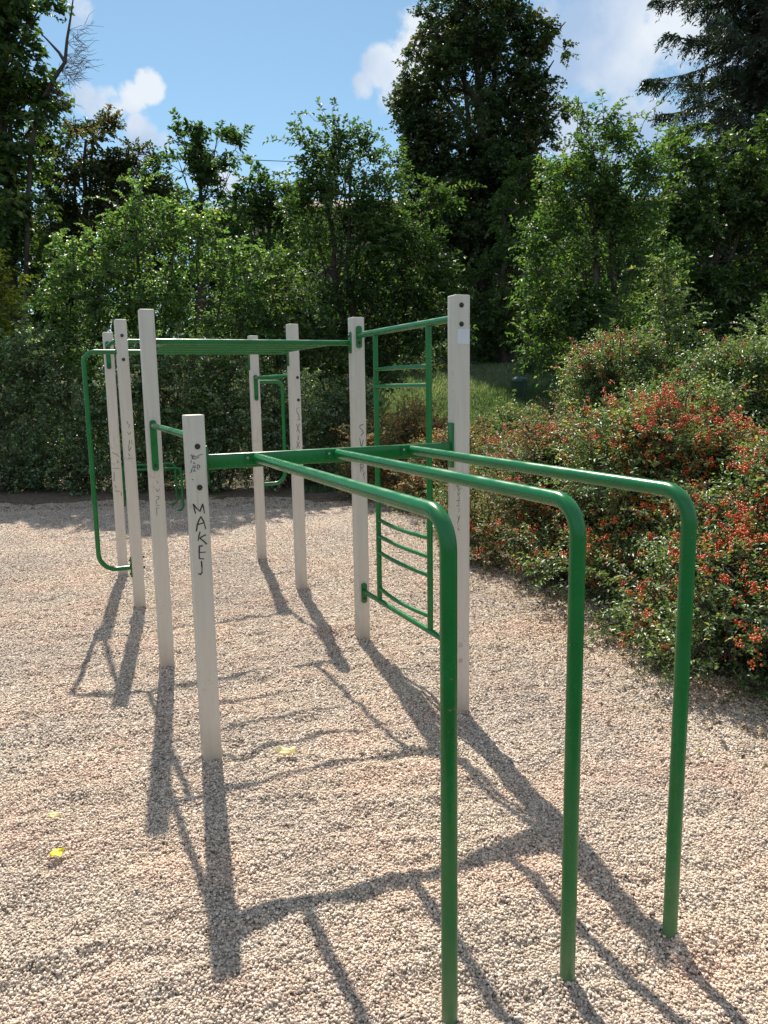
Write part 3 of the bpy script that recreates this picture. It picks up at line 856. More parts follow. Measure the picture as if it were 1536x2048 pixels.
    for si in range(stems):
        bx = base[:2]+rng.normal(0, .12 if stems > 1 else 0, 2)
        tgt = C[order[-1-(si % len(order))]] if stems > 1 else np.array([cen[0], cen[1], ztop])
        pts = []; rads = []
        for q in np.linspace(0, 1, 9):
            pos = np.array([bx[0], bx[1], zg-.1])*(1-q)+tgt*q
            pos[:2] += (rng.normal(0, .04, 2)*(ztop-zg)*.25 if 0 < q < 1 else 0)
            pts.append(pos); rads.append(max(.008, trunk_r*(1-.85*q)*(1.25 if q == 0 else 1)))
        mb.tube(pts, rads, 10)
        main = pts
    for c, r in zip(C, R):
        # limb from the trunk, leaving it below the blob
        zz = max(zg+.3*(c[2]-zg), c[2]-2.2*r-.25*np.linalg.norm((c-cen)[:2]))
        q = np.clip((zz-zg)/max(ztop-zg, .1), .05, .95)*8; i0 = int(q); st = np.array(main[i0])*(1-(q-i0))+np.array(main[min(8, i0+1)])*(q-i0)
        mid = (st+c)/2+rng.normal(0, .06, 3)*r; mid[2] -= .1*r
        rr = max(.006, trunk_r*.38*min(1, r/1.2))
        mb.tube([st, mid, c, c+(c-mid)*.5], [rr, rr*.75, rr*.5, rr*.2], 7)
    mb.build('trunk' if stems == 1 else 'stems', M_BARK, root)
    v, f = tubes_np(np.concatenate(T0), np.concatenate(T1), np.concatenate(TR0), np.concatenate(TR1))
    link('twigs', np_mesh('twigs', v, f), M_BARK, root)
    if berries:
        bp = np.concatenate(BP); bp = bp[bp[:, 2] > zg+.08]
        kk = 11
        pos = (bp[:, None]+rng.normal(0, .013, (len(bp), kk, 3))).reshape(-1, 3)
        bt = np.clip(np.repeat(rng.uniform(berry_tint[0], berry_tint[1], len(bp)), kk)+rng.normal(0, .1, len(pos)), 0, 1)
        o = link('berries', scatter_mesh('berries', pos, np.full(len(pos), berry_r)*rng.uniform(.8, 1.2, len(pos)), ICO_V, ICO_F, bt, .95), M_BERRY, root)
        o['kind'] = 'stuff'
    return root


# --- far and middle trees
plant('leafy_tree', 'tall dark green tree at the left edge with sky showing between its leaves', 'tree', 17.5, 40,
      [(15, 50, 100), (66, 40, 42), (-90, 150, 150), (48, 150, 50), (20, 230, 70), (85, 215, 36), (30, 330, 75), (-60, 380, 110), (15, 430, 80), (30, 540, 90), (-80, 600, 120), (-60, -60, 150), (35, -50, 60)],
      (.15, .10), L_DARK, 3.8, 1, .26, tint_shift=.1)
plant('leafy_tree', 'rounded tree with browning leaves left of the sky gap', 'tree', 21, 170,
      [(90, 280, 36), (185, 285, 60), (255, 345, 52), (150, 370, 62), (215, 400, 72), (285, 390, 38), (110, 320, 45), (150, 470, 75), (250, 470, 70), (100, 440, 60)],
      (.11, .07), L_BROWN, 4.2, 1, .2, tint_shift=-.06)
plant('leafy_tree', 'narrow green tree with two ragged tops in the left middle distance', 'tree', 22, 400,
      [(372, 290, 34), (365, 345, 42), (430, 300, 42), (470, 300, 22), (400, 390, 60), (450, 370, 42), (350, 420, 45), (420, 460, 70)],
      (.15, .07), L_MID, 2.9, 1, .15, shoots=30, shoot_len=.6)
plant('leafy_tree', 'low green tree under the open sky left of the arching branches', 'tree', 20, 545,
      [(520, 380, 34), (560, 420, 46), (500, 430, 50), (600, 450, 50), (545, 490, 70), (480, 500, 60)],
      (.12, .075), L_MID, 3.2, 1, .13, shoots=25, shoot_len=.6)
plant('leafy_tree', 'tall dense dark tree rising out of frame in the centre right', 'tree', 27, 975,
      [(930, 20, 92), (985, 15, 62), (870, 60, 55), (990, 100, 95), (1095, 85, 42), (1060, 70, 40), (850, 130, 52), (822, 215, 34), (930, 180, 110), (1080, 165, 48), (1090, 230, 44), (1040, 230, 70), (850, 240, 60), (960, 300, 115),
       (1075, 290, 42), (830, 310, 46), (840, 370, 48), (900, 400, 92), (1000, 400, 92), (940, 500, 100), (1030, 470, 62), (880, 520, 70), (950, 620, 80), (880, 270, 70), (1000, 330, 90), (940, 440, 90)],
      (.125, .085), L_PURPLE, 4.2, 1, .34, tint_shift=.05)
plant('hazel_tree', 'slim olive green tree standing against the dark tall tree', 'tree', 23.5, 1010,
      [(1040, 360, 30), (1025, 420, 42), (1045, 480, 46), (1010, 540, 55), (1000, 620, 60), (960, 660, 50), (1000, 700, 45), (935, 600, 45), (1040, 670, 42)],
      (.12, .075), L_MID, 3.0, 1, .1, shoots=22, shoot_len=.7)
plant('arching_tree', 'bushy green tree with thin arching twigs against the sky in the centre', 'tree', 15, 710,
      [(700, 320, 48), (640, 330, 36), (690, 390, 75), (770, 400, 62), (620, 420, 50), (720, 480, 95), (700, 700, 60), (790, 690, 62), (860, 660, 55), (840, 440, 62), (800, 540, 100), (650, 540, 90), (560, 560, 62), (740, 630, 95), (860, 600, 62), (620, 640, 70)],
      (.095, .05), L_MID, 3.3, 2, .1, shoots=80, shoot_len=1.0, tint_shift=-.02)
plant('elm_tree', 'light green feathery tree with upright shoots, right of the tall dark tree', 'tree', 12.5, 1180,
      [(1185, 300, 42), (1235, 330, 52), (1150, 380, 62), (1260, 400, 72), (1190, 450, 80), (1110, 480, 60), (1270, 500, 85), (1170, 560, 90), (1090, 590, 60), (1250, 620, 90), (1110, 670, 60), (1310, 350, 45), (1060, 690, 50), (1150, 710, 52), (1240, 710, 60), (1320, 700, 60)],
      (.085, .04), L_LIGHT, 3.1, 2, .1, shoots=85, shoot_len=.95, fineness=1.5)
plant('leafy_tree', 'dark green broad tree filling the right edge below the spruce', 'tree', 14.2, 1430,
      [(1350, 330, 45), (1440, 330, 60), (1500, 400, 75), (1400, 430, 75), (1340, 480, 70), (1460, 520, 95), (1560, 480, 90), (1370, 580, 85), (1500, 640, 110), (1390, 680, 85), (1600, 620, 110), (1310, 660, 60), (1640, 380, 90), (1420, 740, 80), (1540, 730, 90), (1530, 330, 60)],
      (.10, .055), L_DARK, 4.2, 2, .15, tint_shift=.08, shoots=40, shoot_len=.7)

GK = 'dark trees closing the view behind the shrubs'
for lab, s, bp, bl in [
    ('background tree filling the gap at the far left', 25, -60, [(-60, 470, 90), (30, 480, 80), (-120, 600, 110), (20, 600, 90), (-20, 700, 90), (80, 700, 70), (0, 790, 90), (80, 790, 80)]),
    ('background tree behind the browning rounded tree', 26, 150, [(130, 520, 75), (200, 500, 75), (110, 620, 80), (210, 620, 90), (160, 710, 80), (60, 640, 60), (140, 790, 90), (220, 780, 90)]),
    ('background tree behind the two ragged tree tops', 27, 330, [(300, 470, 60), (350, 500, 80), (300, 590, 85), (400, 580, 85), (340, 690, 85), (420, 680, 60), (300, 780, 90), (400, 780, 90)]),
    ('background tree below the open patch of sky', 26, 520, [(480, 510, 65), (560, 500, 65), (500, 600, 85), (600, 590, 75), (530, 700, 85), (630, 690, 70), (480, 780, 80), (560, 780, 80)]),
    ('background tree between the arching tree and the tall dark tree', 31, 760, [(720, 500, 80), (800, 490, 80), (700, 610, 85), (810, 600, 90), (740, 700, 75), (850, 680, 75)]),
    ('background tree right of the tall dark trunk', 31, 1080, [(1060, 500, 80), (1120, 560, 80), (1050, 620, 80), (1150, 660, 75), (1010, 690, 60), (1090, 420, 50)]),
    ('background tree behind the light green feathery tree', 26, 1260, [(1220, 500, 85), (1300, 480, 85), (1230, 600, 90), (1320, 600, 90), (1260, 690, 80), (1340, 700, 60)]),
    ('background tree behind the broad tree at the right edge', 25, 1480, [(1430, 480, 90), (1520, 450, 100), (1430, 600, 100), (1540, 600, 110), (1480, 700, 90), (1600, 700, 90), (1380, 720, 80), (1540, 540, 100)])]:
    plant('background_tree', lab, 'tree', s, bp, bl, (.14, .09), L_DARK, 4.6, 1, .16, GK)

# --- dead tree with bare twigs, left
t = empty('dead_tree', at(52, 900, 17.3), 'leaning bare dead tree among the leaves at the upper left', 'tree'); t.location.z = float(terrain(t.location.x, t.location.y))
mb = MB(); tr = [at(a, b, 17.3) for a, b in [(48, 760), (52, 560), (56, 400), (62, 290), (84, 200), (110, 155), (130, 124)]]
mb.tube(tr, [.06, .055, .05, .05, .048, .042, .034], 10)
mb.tube([at(a, b, 17.3) for a, b in [(130, 124), (134, 80), (142, 30), (150, -30)]], [.035, .028, .018, .008], 8)
mb.tube([at(a, b, 17.3) for a, b in [(130, 124), (118, 105), (95, 80), (75, 60)]], [.04, .03, .018, .008], 8)
mb.tube([at(a, b, 17.3) for a, b in [(84, 200), (92, 230), (100, 235)]], [.04, .02, .008], 8)
mb.build('trunk', M_DEAD, t)
O = []; E = []
for k in range(60):
    a, b = random.choice([(130, 122), (134, 85), (138, 60), (120, 140), (112, 152), (100, 172), (128, 110), (96, 185)]); an = random.uniform(-.95, .55); L = random.uniform(14, 60)
    p0 = at(a, b, 17.3); p1 = at(a+L*math.cos(an), b-L*math.sin(-an)*-1, 17.3+random.uniform(-.4, .4))
    O.append(p0); E.append(p1)
    for q in range(3):
        f_ = random.uniform(.4, .9); m_ = p0*(1-f_)+p1*f_; O.append(m_); E.append(m_+(p1-p0)*.4+np.random.default_rng(k*3+q).normal(0, .09, 3))
O = np.array(O); E = np.array(E)
v, f = tubes_np(O, E, np.full(len(O), .005), np.full(len(O), .0022)); link('twigs', np_mesh('twigs', v, f), M_DEAD, t)


# --- spruce
def spruce(px, s, r_base, z_top, z_lo, label):
    base = at(px, 900, s); base[2] = terrain(base[0], base[1])
    root = empty('spruce_tree', base, label, 'tree')
    MB().tube([(base[0], base[1], base[2]-.2), (base[0]+.05, base[1], base[2]+5), (base[0], base[1], z_top)], [.22, .17, .02], 12).build('trunk', M_BARK, root)
    LV = []; LF = []; off = 0; tt = []; T0 = []; T1 = []; ra = []; rb = []
    z = z_lo
    while z < z_top-.3:
        fr = (z-z_lo)/(z_top-z_lo); Lb = r_base*(1-fr)**.8+.3
        for k in range(rng.integers(6, 9)):
            a = rng.uniform(0, 2*PI); L = Lb*rng.uniform(.6, 1.08); zz = z+rng.uniform(-.2, .2)
            dirh = np.array([math.cos(a), math.sin(a), 0]); side = np.array([-dirh[1], dirh[0], 0])
            q = np.linspace(.0, 1, 7)
            curve = np.array([[base[0], base[1], zz]]) + dirh*(q*L)[:, None] + np.array([0, 0, 1.0])*(-.30*L*q+.26*L*q**2.2)[:, None]
            T0.append(curve[:-1]); T1.append(curve[1:]); ra.append(np.linspace(.032, .01, 6)); rb.append(np.linspace(.028, .006, 6))
            nt_ = int(L/.036); tq = rng.uniform(.18, 1.0, nt_)
            ip = np.array([np.interp(tq, q, curve[:, c]) for c in range(3)]).T
            sg = rng.choice([-1, 1], nt_)[:, None]
            D = unit(dirh*.55+side*sg*.8+np.array([0, 0, -.28])+rng.normal(0, .18, (nt_, 3)))
            Ls = (.20+.30*(1-tq))*rng.uniform(.7, 1.2, nt_)*min(1.2, L/1.8+.3)
            v, f = sprigs_to_leaves(ip, D, Ls, 14, .10, .036, .45, .8)
            LV.append(v); LF.append(f+off); off += len(v); tt.append(np.repeat(rng.beta(2, 2, nt_*14), 2))
            T0.append(ip); T1.append(ip+D*Ls[:, None]-np.array([0, 0, 1.0])*(.5*Ls)[:, None]); ra.append(np.full(nt_, .010)); rb.append(np.full(nt_, .003))
        z += rng.uniform(.27, .40)
    link('foliage', np_mesh('foliage', np.concatenate(LV), np.concatenate(LF), {'tint': np.concatenate(tt)}), L_SPRUCE, root, smooth=False)
    v, f = tubes_np(np.concatenate(T0), np.concatenate(T1), np.concatenate(ra), np.concatenate(rb), .02)
    link('branches', np_mesh('branches', v, f), M_BARK, root)


spruce(1482, 18.5, 3.35, 17.5, 3.8, 'tall dark spruce with drooping branches at the upper right')

# --- the belt of shrubs behind the gravel, left to centre
GB = 'tall green shrubs behind the gravel'
for lab, s, bp, bl, lm, cv in [
    ('yellow green leafy shrub at the far left edge', 12.8, -10, [(0, 640, 55), (-50, 580, 80), (-40, 700, 70), (25, 690, 30)], L_YEL, 3.0),
    ('bright maple-leaved shrub beside the dark trunk at left', 12.3, 140, [(140, 540, 62), (110, 620, 60), (190, 600, 62), (160, 690, 62), (220, 520, 45), (80, 700, 45), (120, 760, 50, -.6), (180, 740, 42, -.6), (60, 720, 45, -.8), (215, 800, 42, -.9)], L_BANK, 2.0),
    ('lush shrub behind the tops of the two leaning left posts', 12.2, 275, [(270, 470, 55), (300, 540, 72), (240, 590, 62), (300, 640, 72), (350, 470, 40), (250, 690, 55), (320, 720, 55), (265, 400, 30), (280, 770, 40, -.6), (340, 790, 38, -.6)], L_BANK, 2.0),
    ('green shrub between the left posts and the middle posts', 12.4, 410, [(390, 500, 62), (450, 530, 52), (420, 600, 75), (380, 680, 60), (470, 650, 52), (500, 560, 50), (440, 730, 55), (380, 740, 50), (460, 790, 42, -.6), (425, 760, 42, -.9), (390, 840, 34, -1.0)], L_BANK, 2.0),
    ('low dense shrub under the arching tree behind the wall ladder', 14.5, 690, [(640, 760, 45), (690, 740, 52), (740, 750, 45), (620, 690, 45)], L_DARK, 3.6),
    ('dark low shrub against the stone wall behind the upper ladder rungs', 20.5, 800, [(770, 720, 38), (820, 725, 38), (860, 735, 30), (900, 722, 30)], L_DARK, 3.8),
    ('dark low shrub at the right end of the lawn before the stone wall', 20.0, 1100, [(1080, 735, 38), (1130, 745, 40), (1180, 740, 45), (1230, 730, 50)], L_DARK, 3.8),
    ('shaded shrub behind the two far right posts', 13.0, 560, [(545, 590, 58), (520, 660, 60), (600, 660, 62), (640, 720, 60), (560, 720, 60)], L_MID, 2.4)]:
    plant('shrub', lab, 'shrub', s, bp, bl, (.068, .046), lm, cv, 3, .05, GB, tint_shift=.03, shoots=45, shoot_len=.7)

# --- small-leaved hedge standing at the edge of the gravel, left to centre
GH = 'small-leaved hedge bushes along the gravel'
for lab, s, bp, bl in [
    ('small-leaved hedge bush at the left edge of the photo', 11.7, 10, [(0, 970, 45), (75, 975, 40), (0, 760, 75), (70, 720, 40), (60, 830, 60), (-30, 880, 80), (40, 930, 60), (-80, 800, 80), (80, 760, 45), (10, 970, 40)]),
    ('small-leaved hedge bush behind the tall green side hoop', 11.6, 150, [(125, 968, 42), (200, 972, 40), (140, 810, 50), (170, 850, 62), (110, 900, 55), (190, 920, 52), (230, 830, 42), (150, 960, 38)]),
    ('small-leaved hedge bush behind the leaning left posts', 11.6, 290, [(255, 965, 42), (320, 965, 40), (280, 750, 55), (340, 720, 34), (300, 840, 60), (260, 900, 52), (340, 900, 55), (350, 800, 52), (300, 945, 36)]),
    ('small-leaved hedge bush behind the short front post', 11.7, 430, [(385, 958, 42), (455, 955, 40), (400, 770, 60), (450, 740, 38), (450, 850, 62), (400, 900, 52), (480, 910, 48), (490, 830, 40), (430, 940, 36)]),
    ('small-leaved hedge bush between the two far right posts', 11.7, 560, [(520, 950, 42), (590, 948, 42), (550, 830, 50), (530, 870, 55), (590, 880, 52), (560, 930, 40), (600, 800, 40)])]:
    plant('hedge_bush', lab, 'bush', s, bp, bl, (.050, .030), L_SMALL, 2.9, 5, .025, GH, droop=.15, sprig=.36, k=12, shoots=150, shoot_len=.62, fineness=2.2, side_shoots=True)

# --- firethorn bushes along the right side of the gravel
GF = 'firethorn bushes along the right of the gravel'


def fire(lab, x, y, h, r, lm, nb, s_leaf, tint=0., bt=(0, .8), n=9, cover=2.6):
    s = x*HF[0]+y*HF[1]
    blobs = []
    u = (x*rgt0[0]+y*rgt0[1])
    for k in range(n):
        a = 2*PI*k/n+rng.uniform(-.3, .3); q = rng.uniform(.25, .75)*r if k % 3 else .15*r
        bx = x+q*math.cos(a); by = y+q*math.sin(a); rb = r*rng.uniform(.36, .55); bz_ = rng.uniform(.30, .95)*(h-rb*.8) if k % 3 else h-rb
        bz_ = max(bz_, rb*.55)
        blobs.append((bx, by, bz_, rb))
    for k in range(6):      # skirt of low branches hanging over the gravel edge
        a = math.radians(150+k*28)+rng.uniform(-.15, .15); blobs.append((x+r*.82*math.cos(a), y+r*.82*math.sin(a), rng.uniform(.16, .27), rng.uniform(.22, .32)))
    # convert to the plant() blob form through the camera-independent override
    return plant_xyz('firethorn_bush', lab, 'bush', (x, y), blobs, s_leaf, lm, cover, 5, .02, GF, nb, tint, bt)


def plant_xyz(name, lab, cat, xy, blobs, leaf, lm, cover, stems, tr, group, nb, tint, bt):
    def back(b):      # point -> the (px, py, radius, extra) form used by plant()
        d = np.array([b[0], b[1], b[2]-CAM_H]); zc = d@fwd; s = d@HF
        return (768+FPX*(d@rgt)/zc, 1024-FPX*(d@upv)/zc, b[3]*FPX/s, s-s0)
    s0 = xy[0]*HF[0]+xy[1]*HF[1]
    return plant(name, lab, cat, s0, 0, [back(b) for b in blobs], leaf, lm, cover, stems, tr, group, droop=.1, sprig=.22, k=12, shoots=150, shoot_len=.52, berries=nb, berry_r=.0062, side_shoots=True,
                 fineness=2.0, tint_shift=tint, loc=(xy[0], xy[1], 0), berry_tint=bt, depth=1.0)


fire('firethorn heavy with red berries nearest the right edge', 3.98, 3.15, 1.2, .88, L_BERRYB, 620, (.030, .015), 0, (0, .75), 11)
fire('firethorn with dense orange-red berries seen just right of the farthest-right green bar', 4.3, 4.45, 1.5, 1.02, L_BERRYB, 480, (.032, .016), .05, (.05, .8), 11)
fire('firethorn with sparse red berries between the middle and right green bars', 4.25, 5.7, 1.2, .95, L_RUST, 260, (.032, .017), -.1, (0, .6), 10)
fire('low dark firethorn at the gravel edge just right of the tall front post', 4.7, 7.1, .98, .85, L_BERRYB, 170, (.034, .018), -.15, (0, .5), 9)
fire('rusty-leaved low bush seen between the tall front post and the wall ladder', 5.0, 8.6, 1.0, .8, L_RUST, 90, (.036, .02), .02, (.3, .9), 9)
fire('orange tinged bush seen under the flat green beam', 4.85, 10.1, 1.3, .8, L_RUST, 60, (.038, .022), .15, (.6, 1.0), 9)
fire('grey green small-leaved bush behind the gap of the middle posts', 4.5, 11.4, 1.65, .75, L_SMALL, 12, (.042, .024), .1, (.4, 1.0), 8)
fire('dense green firethorn behind the berry row at right, few berries', 6.1, 5.4, 1.95, 1.05, L_BERRYB, 60, (.036, .018), .05, (0, .6), 11)
fire('tall firethorn shoots with red clusters right of the lawn gap', 6.2, 7.3, 2.15, .9, L_BERRYB, 150, (.036, .018), .1, (0, .6), 10)
fire('green firethorn rising beside the right edge behind the red berries', 5.9, 3.6, 1.85, 1.0, L_BERRYB, 170, (.036, .018), .05, (0, .6), 10)
fire('pale tipped firethorn in front of the dark broad right tree', 7.7, 6.0, 2.35, 1.2, L_BERRYB, 30, (.042, .022), .1, (0, .5), 10)
fire('loose bush at the foot of the lawn slope with a few red berries', 7.1, 9.3, 1.35, .7, L_RUST, 40, (.040, .022), 0, (0, .5), 7, 2.4)

fire('low firethorn spilling over the gravel edge at the lower right', 3.95, 2.1, .85, .7, L_BERRYB, 300, (.030, .015), 0, (0, .75), 9)
fire('open loose bush hiding part of the lawn to the right of the tall front post', 6.0, 9.3, 1.25, .6, L_BERRYB, 50, (.040, .022), .05, (0, .6), 7, 2.0)
# upright young tree with long leaves in front of the right trees
plant('young_tree', 'slender young tree with ladder-like upright leafy shoots at right', 'tree', 9.3, 1345,
      [(1328, 560, 12), (1330, 600, 20), (1338, 650, 32), (1345, 705, 44), (1335, 755, 58), (1405, 730, 30), (1400, 690, 16)], (.055, .026), L_BERRYB, 2.6, 2, .03, shoots=26, shoot_len=.55, fineness=2)

# --- lawn grass on the slope beyond the bushes
n = 75000
s_ = np.sqrt(rng.uniform(11.2**2, 21.5**2, n)); u_ = rng.uniform(-.10, .30, n)
x = s_*(HF[0]+u_*rgt0[0]); y = s_*(HF[1]+u_*rgt0[1]); P = np.stack([x, y, terrain(x, y)-.005], -1)
D = unit(np.stack([rng.normal(0, .4, n), rng.normal(0, .4, n), np.ones(n)], -1)); Nn = unit(np.stack([rng.normal(0, 1, n), rng.normal(0, 1, n), np.full(n, .2)], -1))
v, f = make_leaves(P, D, Nn, rng.uniform(.05, .15, n), rng.uniform(.012, .02, n), .1)
tag(link('grass', np_mesh('grass', v, f, {'tint': np.repeat(np.clip(rng.beta(2, 2, n)+.6*vnoise(x*.8, y*.8), 0, 1), 2)}), L_GRASS, smooth=False), 'short sunlit grass on the slope behind the bushes', 'grass', kind='stuff')

# --- litter of small dry leaves along the bed edge and under the hedge
n = 9000
yy = rng.uniform(1.8, 11.5, n); xx = edge_x(yy)+rng.exponential(.30, n)*rng.choice([-1, 1], n, p=[.6, .4])
n2_ = 2200
sx_ = rng.uniform(10.0, 11.6, n2_); ux_ = rng.uniform(-.5, .05, n2_)
xx = np.concatenate([xx, sx_*(HF[0]+ux_*rgt0[0])]); yy = np.concatenate([yy, sx_*(HF[1]+ux_*rgt0[1])]); n = len(xx)
P = np.stack([xx, yy, gravel_h(xx, yy)+.016], -1)
D = unit(np.stack([rng.normal(0, 1, n), rng.normal(0, 1, n), rng.normal(0, .25, n)], -1)); Nn = unit(np.stack([rng.normal(0, .3, n), rng.normal(0, .3, n), np.ones(n)], -1))
v, f = make_leaves(P, D, Nn, rng.uniform(.015, .04, n), rng.uniform(.01, .022, n), .3)
tag(link('leaf_litter', np_mesh('leaf_litter', v, f, {'tint': np.repeat(rng.random(n), 2)}), L_LITTER, smooth=False), 'small dry leaves and bits along the edge of the planting', 'leaf litter', kind='stuff')

# --- fallen leaves on the gravel
def lmat2(name, col):
    M, nt, p, out = mat(name)
    t = N(nt, 'ShaderNodeTexCoord')
    nt.links.new(ramp(nt, [(.3, tuple(c*.8 for c in col)), (.6, col)], noise(nt, 60, 4, .6, t.outputs['Object'])), p.inputs['Base Color']); p.inputs['Roughness'].default_value = .6
    tr_ = N(nt, 'ShaderNodeBsdfTranslucent'); tr_.inputs[0].default_value = (*col, 1); ms = N(nt, 'ShaderNodeMixShader'); ms.inputs[0].default_value = .3
    nt.links.new(p.outputs[0], ms.inputs[1]); nt.links.new(tr_.outputs[0], ms.inputs[2]); nt.links.new(ms.outputs[0], out.inputs[0]); return M


def fallen(px, py, L, W, rot, col, label, curl=.35):
    p = on(2, 0.0, px, py); z = float(gravel_h(p[0], p[1])); p = on(2, z, px, py)
    me_v = []; F = []
    nu, nv = 12, 7; loc = np.random.default_rng(int(px))
    for i in range(nu):
        t_ = i/(nu-1); w = W*.5*(math.sin(PI*t_**.8)**.75+.03)*(1+.16*math.sin(9*t_+px))
        for j in range(nv):
            q = (j/(nv-1)*2-1); xx_ = (t_-.5)*L; yy_ = q*w
            zz_ = curl*W*(q*q*.6+.5*(2*t_-1)**2)+.004+.0015*loc.standard_normal()
            me_v.append((xx_*math.cos(rot)-yy_*math.sin(rot), xx_*math.sin(rot)+yy_*math.cos(rot), zz_))
    for i in range(nu-1):
        for j in range(nv-1):
            a = i*nv+j; F.append((a, a+1, a+nv+1, a+nv))
    me = np_mesh('fallen_leaf', np.array(me_v), np.array(F)); o = link('fallen_leaf', me, lmat2('fallen_leaf_'+label.split()[0], col), smooth=True)
    o.location = (p[0], p[1], z+.013); so = o.modifiers.new('thick', 'SOLIDIFY'); so.thickness = .0006
    stv = MB().tube([(-L*.5*math.cos(rot), -L*.5*math.sin(rot), .009+z*0), (-L*.72*math.cos(rot+.2), -L*.72*math.sin(rot+.2), .006)], [.0012, .0008], 6)
    me2 = stv.build('stalk', M_INKF, None); me2.parent = o
    tag(o, label, 'leaf', 'fallen leaves on the gravel')


fallen(572, 1516, .092, .056, math.radians(-28), (.88, .80, .50), 'pale curled fallen leaf on the gravel right of the short front post', .55)
fallen(116, 1718, .052, .042, math.radians(20), (.85, .74, .05), 'bright yellow fallen leaf low at the left')
fallen(108, 1641, .048, .030, math.radians(-20), (.84, .78, .42), 'faded cream fallen leaf above the bright yellow one')
fallen(1398, 1511, .034, .024, math.radians(40), (.60, .54, .22), 'small straw-coloured leaf right of the farthest-right green bar')

for px, py, r, lab in [(1305, 1833, .012, 'small dark stone at the foot of the right green bar'), (1316, 1566, .009, 'tiny brown stone between the middle and right green bars'), (1428, 1330, .010, 'small grey stone near the planting edge at right')]:
    p = on(2, 0, px, py); z = float(gravel_h(p[0], p[1])); p = on(2, z, px, py)
    o = link('stone', scatter_mesh('stone', np.zeros((1, 3)), np.array([r]), ICO_V, ICO_F, np.array([.0]), .7), M_PEB); o.location = (p[0], p[1], z+r*.6)
    tag(o, lab, 'stone', 'loose dark stones on the gravel')

# ------------------------------------------------------------------ things far behind
# low stone wall beyond the lawn
a = at(560, 740, 24.0); b = at(1330, 740, 24.5)
wl_ = empty('stone_wall', (a[0], a[1], 2.0), 'low dark stone wall beyond the lawn under the trees', 'wall')
L = math.hypot(b[0]-a[0], b[1]-a[1]); ang = math.atan2(b[1]-a[1], b[0]-a[0])
mb = MB(); zz = 1.95
for row in range(4):
    x = -.3*(row % 2)
    while x < L:
        w = rng.uniform(.45, .8); d_ = rng.uniform(-.015, .015)
        mb.box((x+w/2, d_, zz+.085), (w-.015, .3, .155), .012, 1); x += w
    zz += .17
bmesh.ops.rotate(mb.b, cent=(0, 0, 0), matrix=Matrix.Rotation(ang, 3, 'Z'), verts=mb.b.verts); bmesh.ops.translate(mb.b, vec=(a[0], a[1], 0), verts=mb.b.verts)
mb.build('courses', M_WALLST, wl_)
mb = MB(); mb.box((L/2, 0, zz+.045), (L+.1, .40, .07), .012, 1)
bmesh.ops.rotate(mb.b, cent=(0, 0, 0), matrix=Matrix.Rotation(ang, 3, 'Z'), verts=mb.b.verts); bmesh.ops.translate(mb.b, vec=(a[0], a[1], 0), verts=mb.b.verts)
mb.build('coping', M_WALLST, wl_)

# litter bin on the slope
p = at(1038, 799, 18.0); p[2] = float(terrain(p[0], p[1]))
t = empty('litter_bin', p, 'dark green rounded bin on the grass slope between the berry bushes', 'bin')
MB().cyl((p[0], p[1], p[2]-.05), (p[0], p[1], p[2]+.32), .17, .19, 24).build('body', M_BIN, t)
MB().dome((p[0], p[1], p[2]+.32), (0, 0, 1), .195, .12, 24).build('lid', M_BIN, t)
# small red and white sign
p = at(885, 741, 22.6); gz = float(terrain(p[0], p[1]))
t = empty('small_sign', (p[0], p[1], gz), 'tiny red and white sign seen between the wall ladder and the tall front post', 'sign')
MB().cyl((p[0], p[1]+.02, gz-.1), (p[0], p[1]+.02, p[2]+.14), .018, n=10).build('pole', M_STEEL, t)
MB().box((p[0], p[1], p[2]-.05), (.22, .012, .14), .003, 1).build('plate', M_WHITE, t)
MB().box((p[0], p[1], p[2]+.085), (.20, .012, .12), .003, 1).build('red_panel', M_RED, t)

# building far behind the trees
sB = 46.0
cB = at(900, 500, sB); zB = float(terrain(cB[0], cB[1])); zroof = at(1150, 350, sB)[2]
bld = empty('building', (cB[0], cB[1], zB), 'pale building glimpsed behind the trees with a brick chimney above its roof', 'building')
rotB = Matrix.Translation((cB[0], cB[1], 0)) @ Matrix.Rotation(-YAW, 4, 'Z')
Lb, Wb = 27.0, 10.0; eave = zroof-1.6


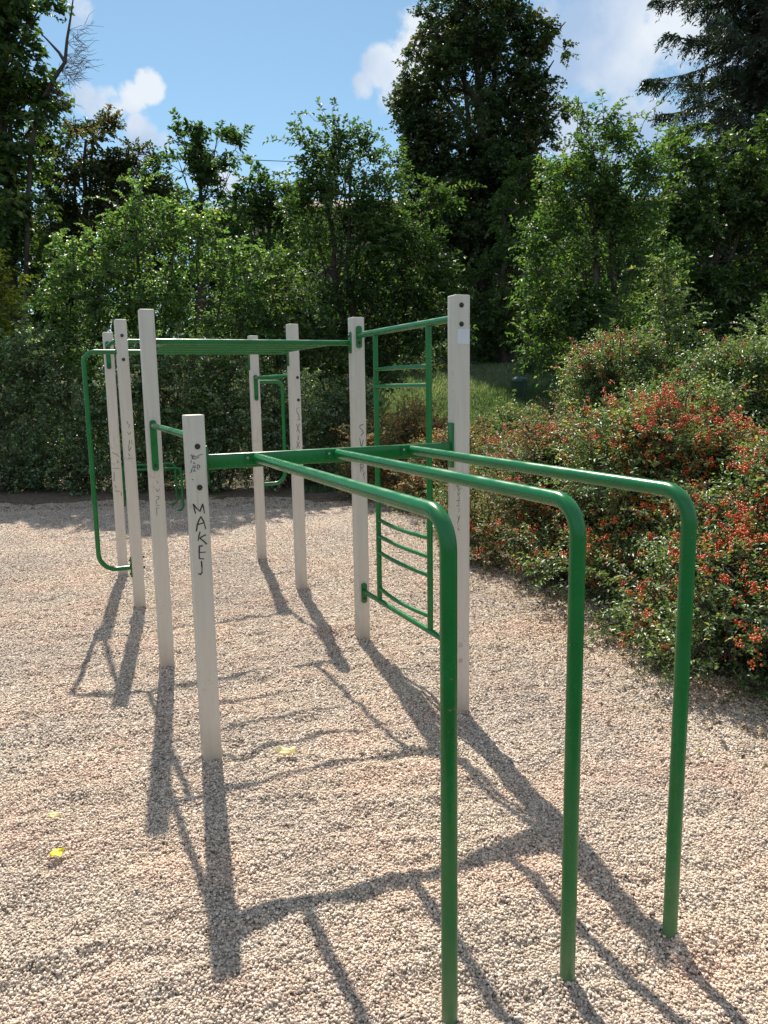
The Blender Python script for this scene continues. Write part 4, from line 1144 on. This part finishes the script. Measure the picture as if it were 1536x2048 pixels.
def rb(mb, name, m_, par): bmesh.ops.transform(mb.b, matrix=rotB, verts=mb.b.verts); return mb.build(name, m_, par)


mb = MB(); mb.box((0, Wb/2, (zB-1+eave)/2), (Lb, Wb, eave-zB+1), 0); rb(mb, 'wall', M_PLASTER, bld)
mb = MB()
vs = [mb.b.verts.new(q) for q in [(-Lb/2-.5, -.6, eave-.05), (Lb/2+.5, -.6, eave-.05), (Lb/2+.5, Wb+.6, eave-.05), (-Lb/2-.5, Wb+.6, eave-.05), (-Lb/2+3, Wb/2, zroof), (Lb/2-3, Wb/2, zroof)]]
for q in [(0, 1, 5, 4), (1, 2, 5), (2, 3, 4, 5), (3, 0, 4), (3, 2, 1, 0)]: mb.b.faces.new([vs[k] for k in q])
rf = rb(mb, 'roof', M_ROOF, bld)
for cxp in (1147, 1060):
    q = at(cxp, 330, sB); lx = (q[0]-cB[0])*rgt0[0]+(q[1]-cB[1])*rgt0[1]
    mb = MB(); mb.box((lx, Wb/2-.8, zroof-.1), (.75, .6, 1.3), .01, 1); mb.box((lx, Wb/2-.8, zroof+.6), (.9, .75, .1), .01, 1); rb(mb, 'chimney', M_CHIM, rf)
for fl in range(3):
    for k in range(9):
        x = -Lb/2+1.8+k*2.9; z = zB+1.9+fl*3.0
        if z+1.6 > eave: continue
        mb = MB()
        for bx_, bz_, sx2, sz2 in ((x-.55, z+.75, .08, 1.5), (x+.55, z+.75, .08, 1.5), (x, z+.04, 1.02, .08), (x, z+1.46, 1.02, .08), (x, z+.75, .06, 1.34)): mb.box((bx_, -.03, bz_), (sx2, .08, sz2), 0)
        w_ = rb(mb, 'window', M_FRAME, bld)
        mb = MB(); mb.box((x, -.006, z+.75), (1.02, .03, 1.34), 0); rb(mb, 'pane', M_GLASS, w_)

# a sagging cable high behind the trees
pa, pb = at(-500, 262, 30), at(2000, 330, 34)
pts = [pa*(1-q)+pb*q-np.array([0, 0, 1.0])*.6*math.sin(PI*q) for q in np.linspace(0, 1, 30)]
tag(MB().tube(pts, .013, 6).build('overhead_cable', M_WIRE), 'thin dark cable crossing the sky behind the left trees', 'cable')
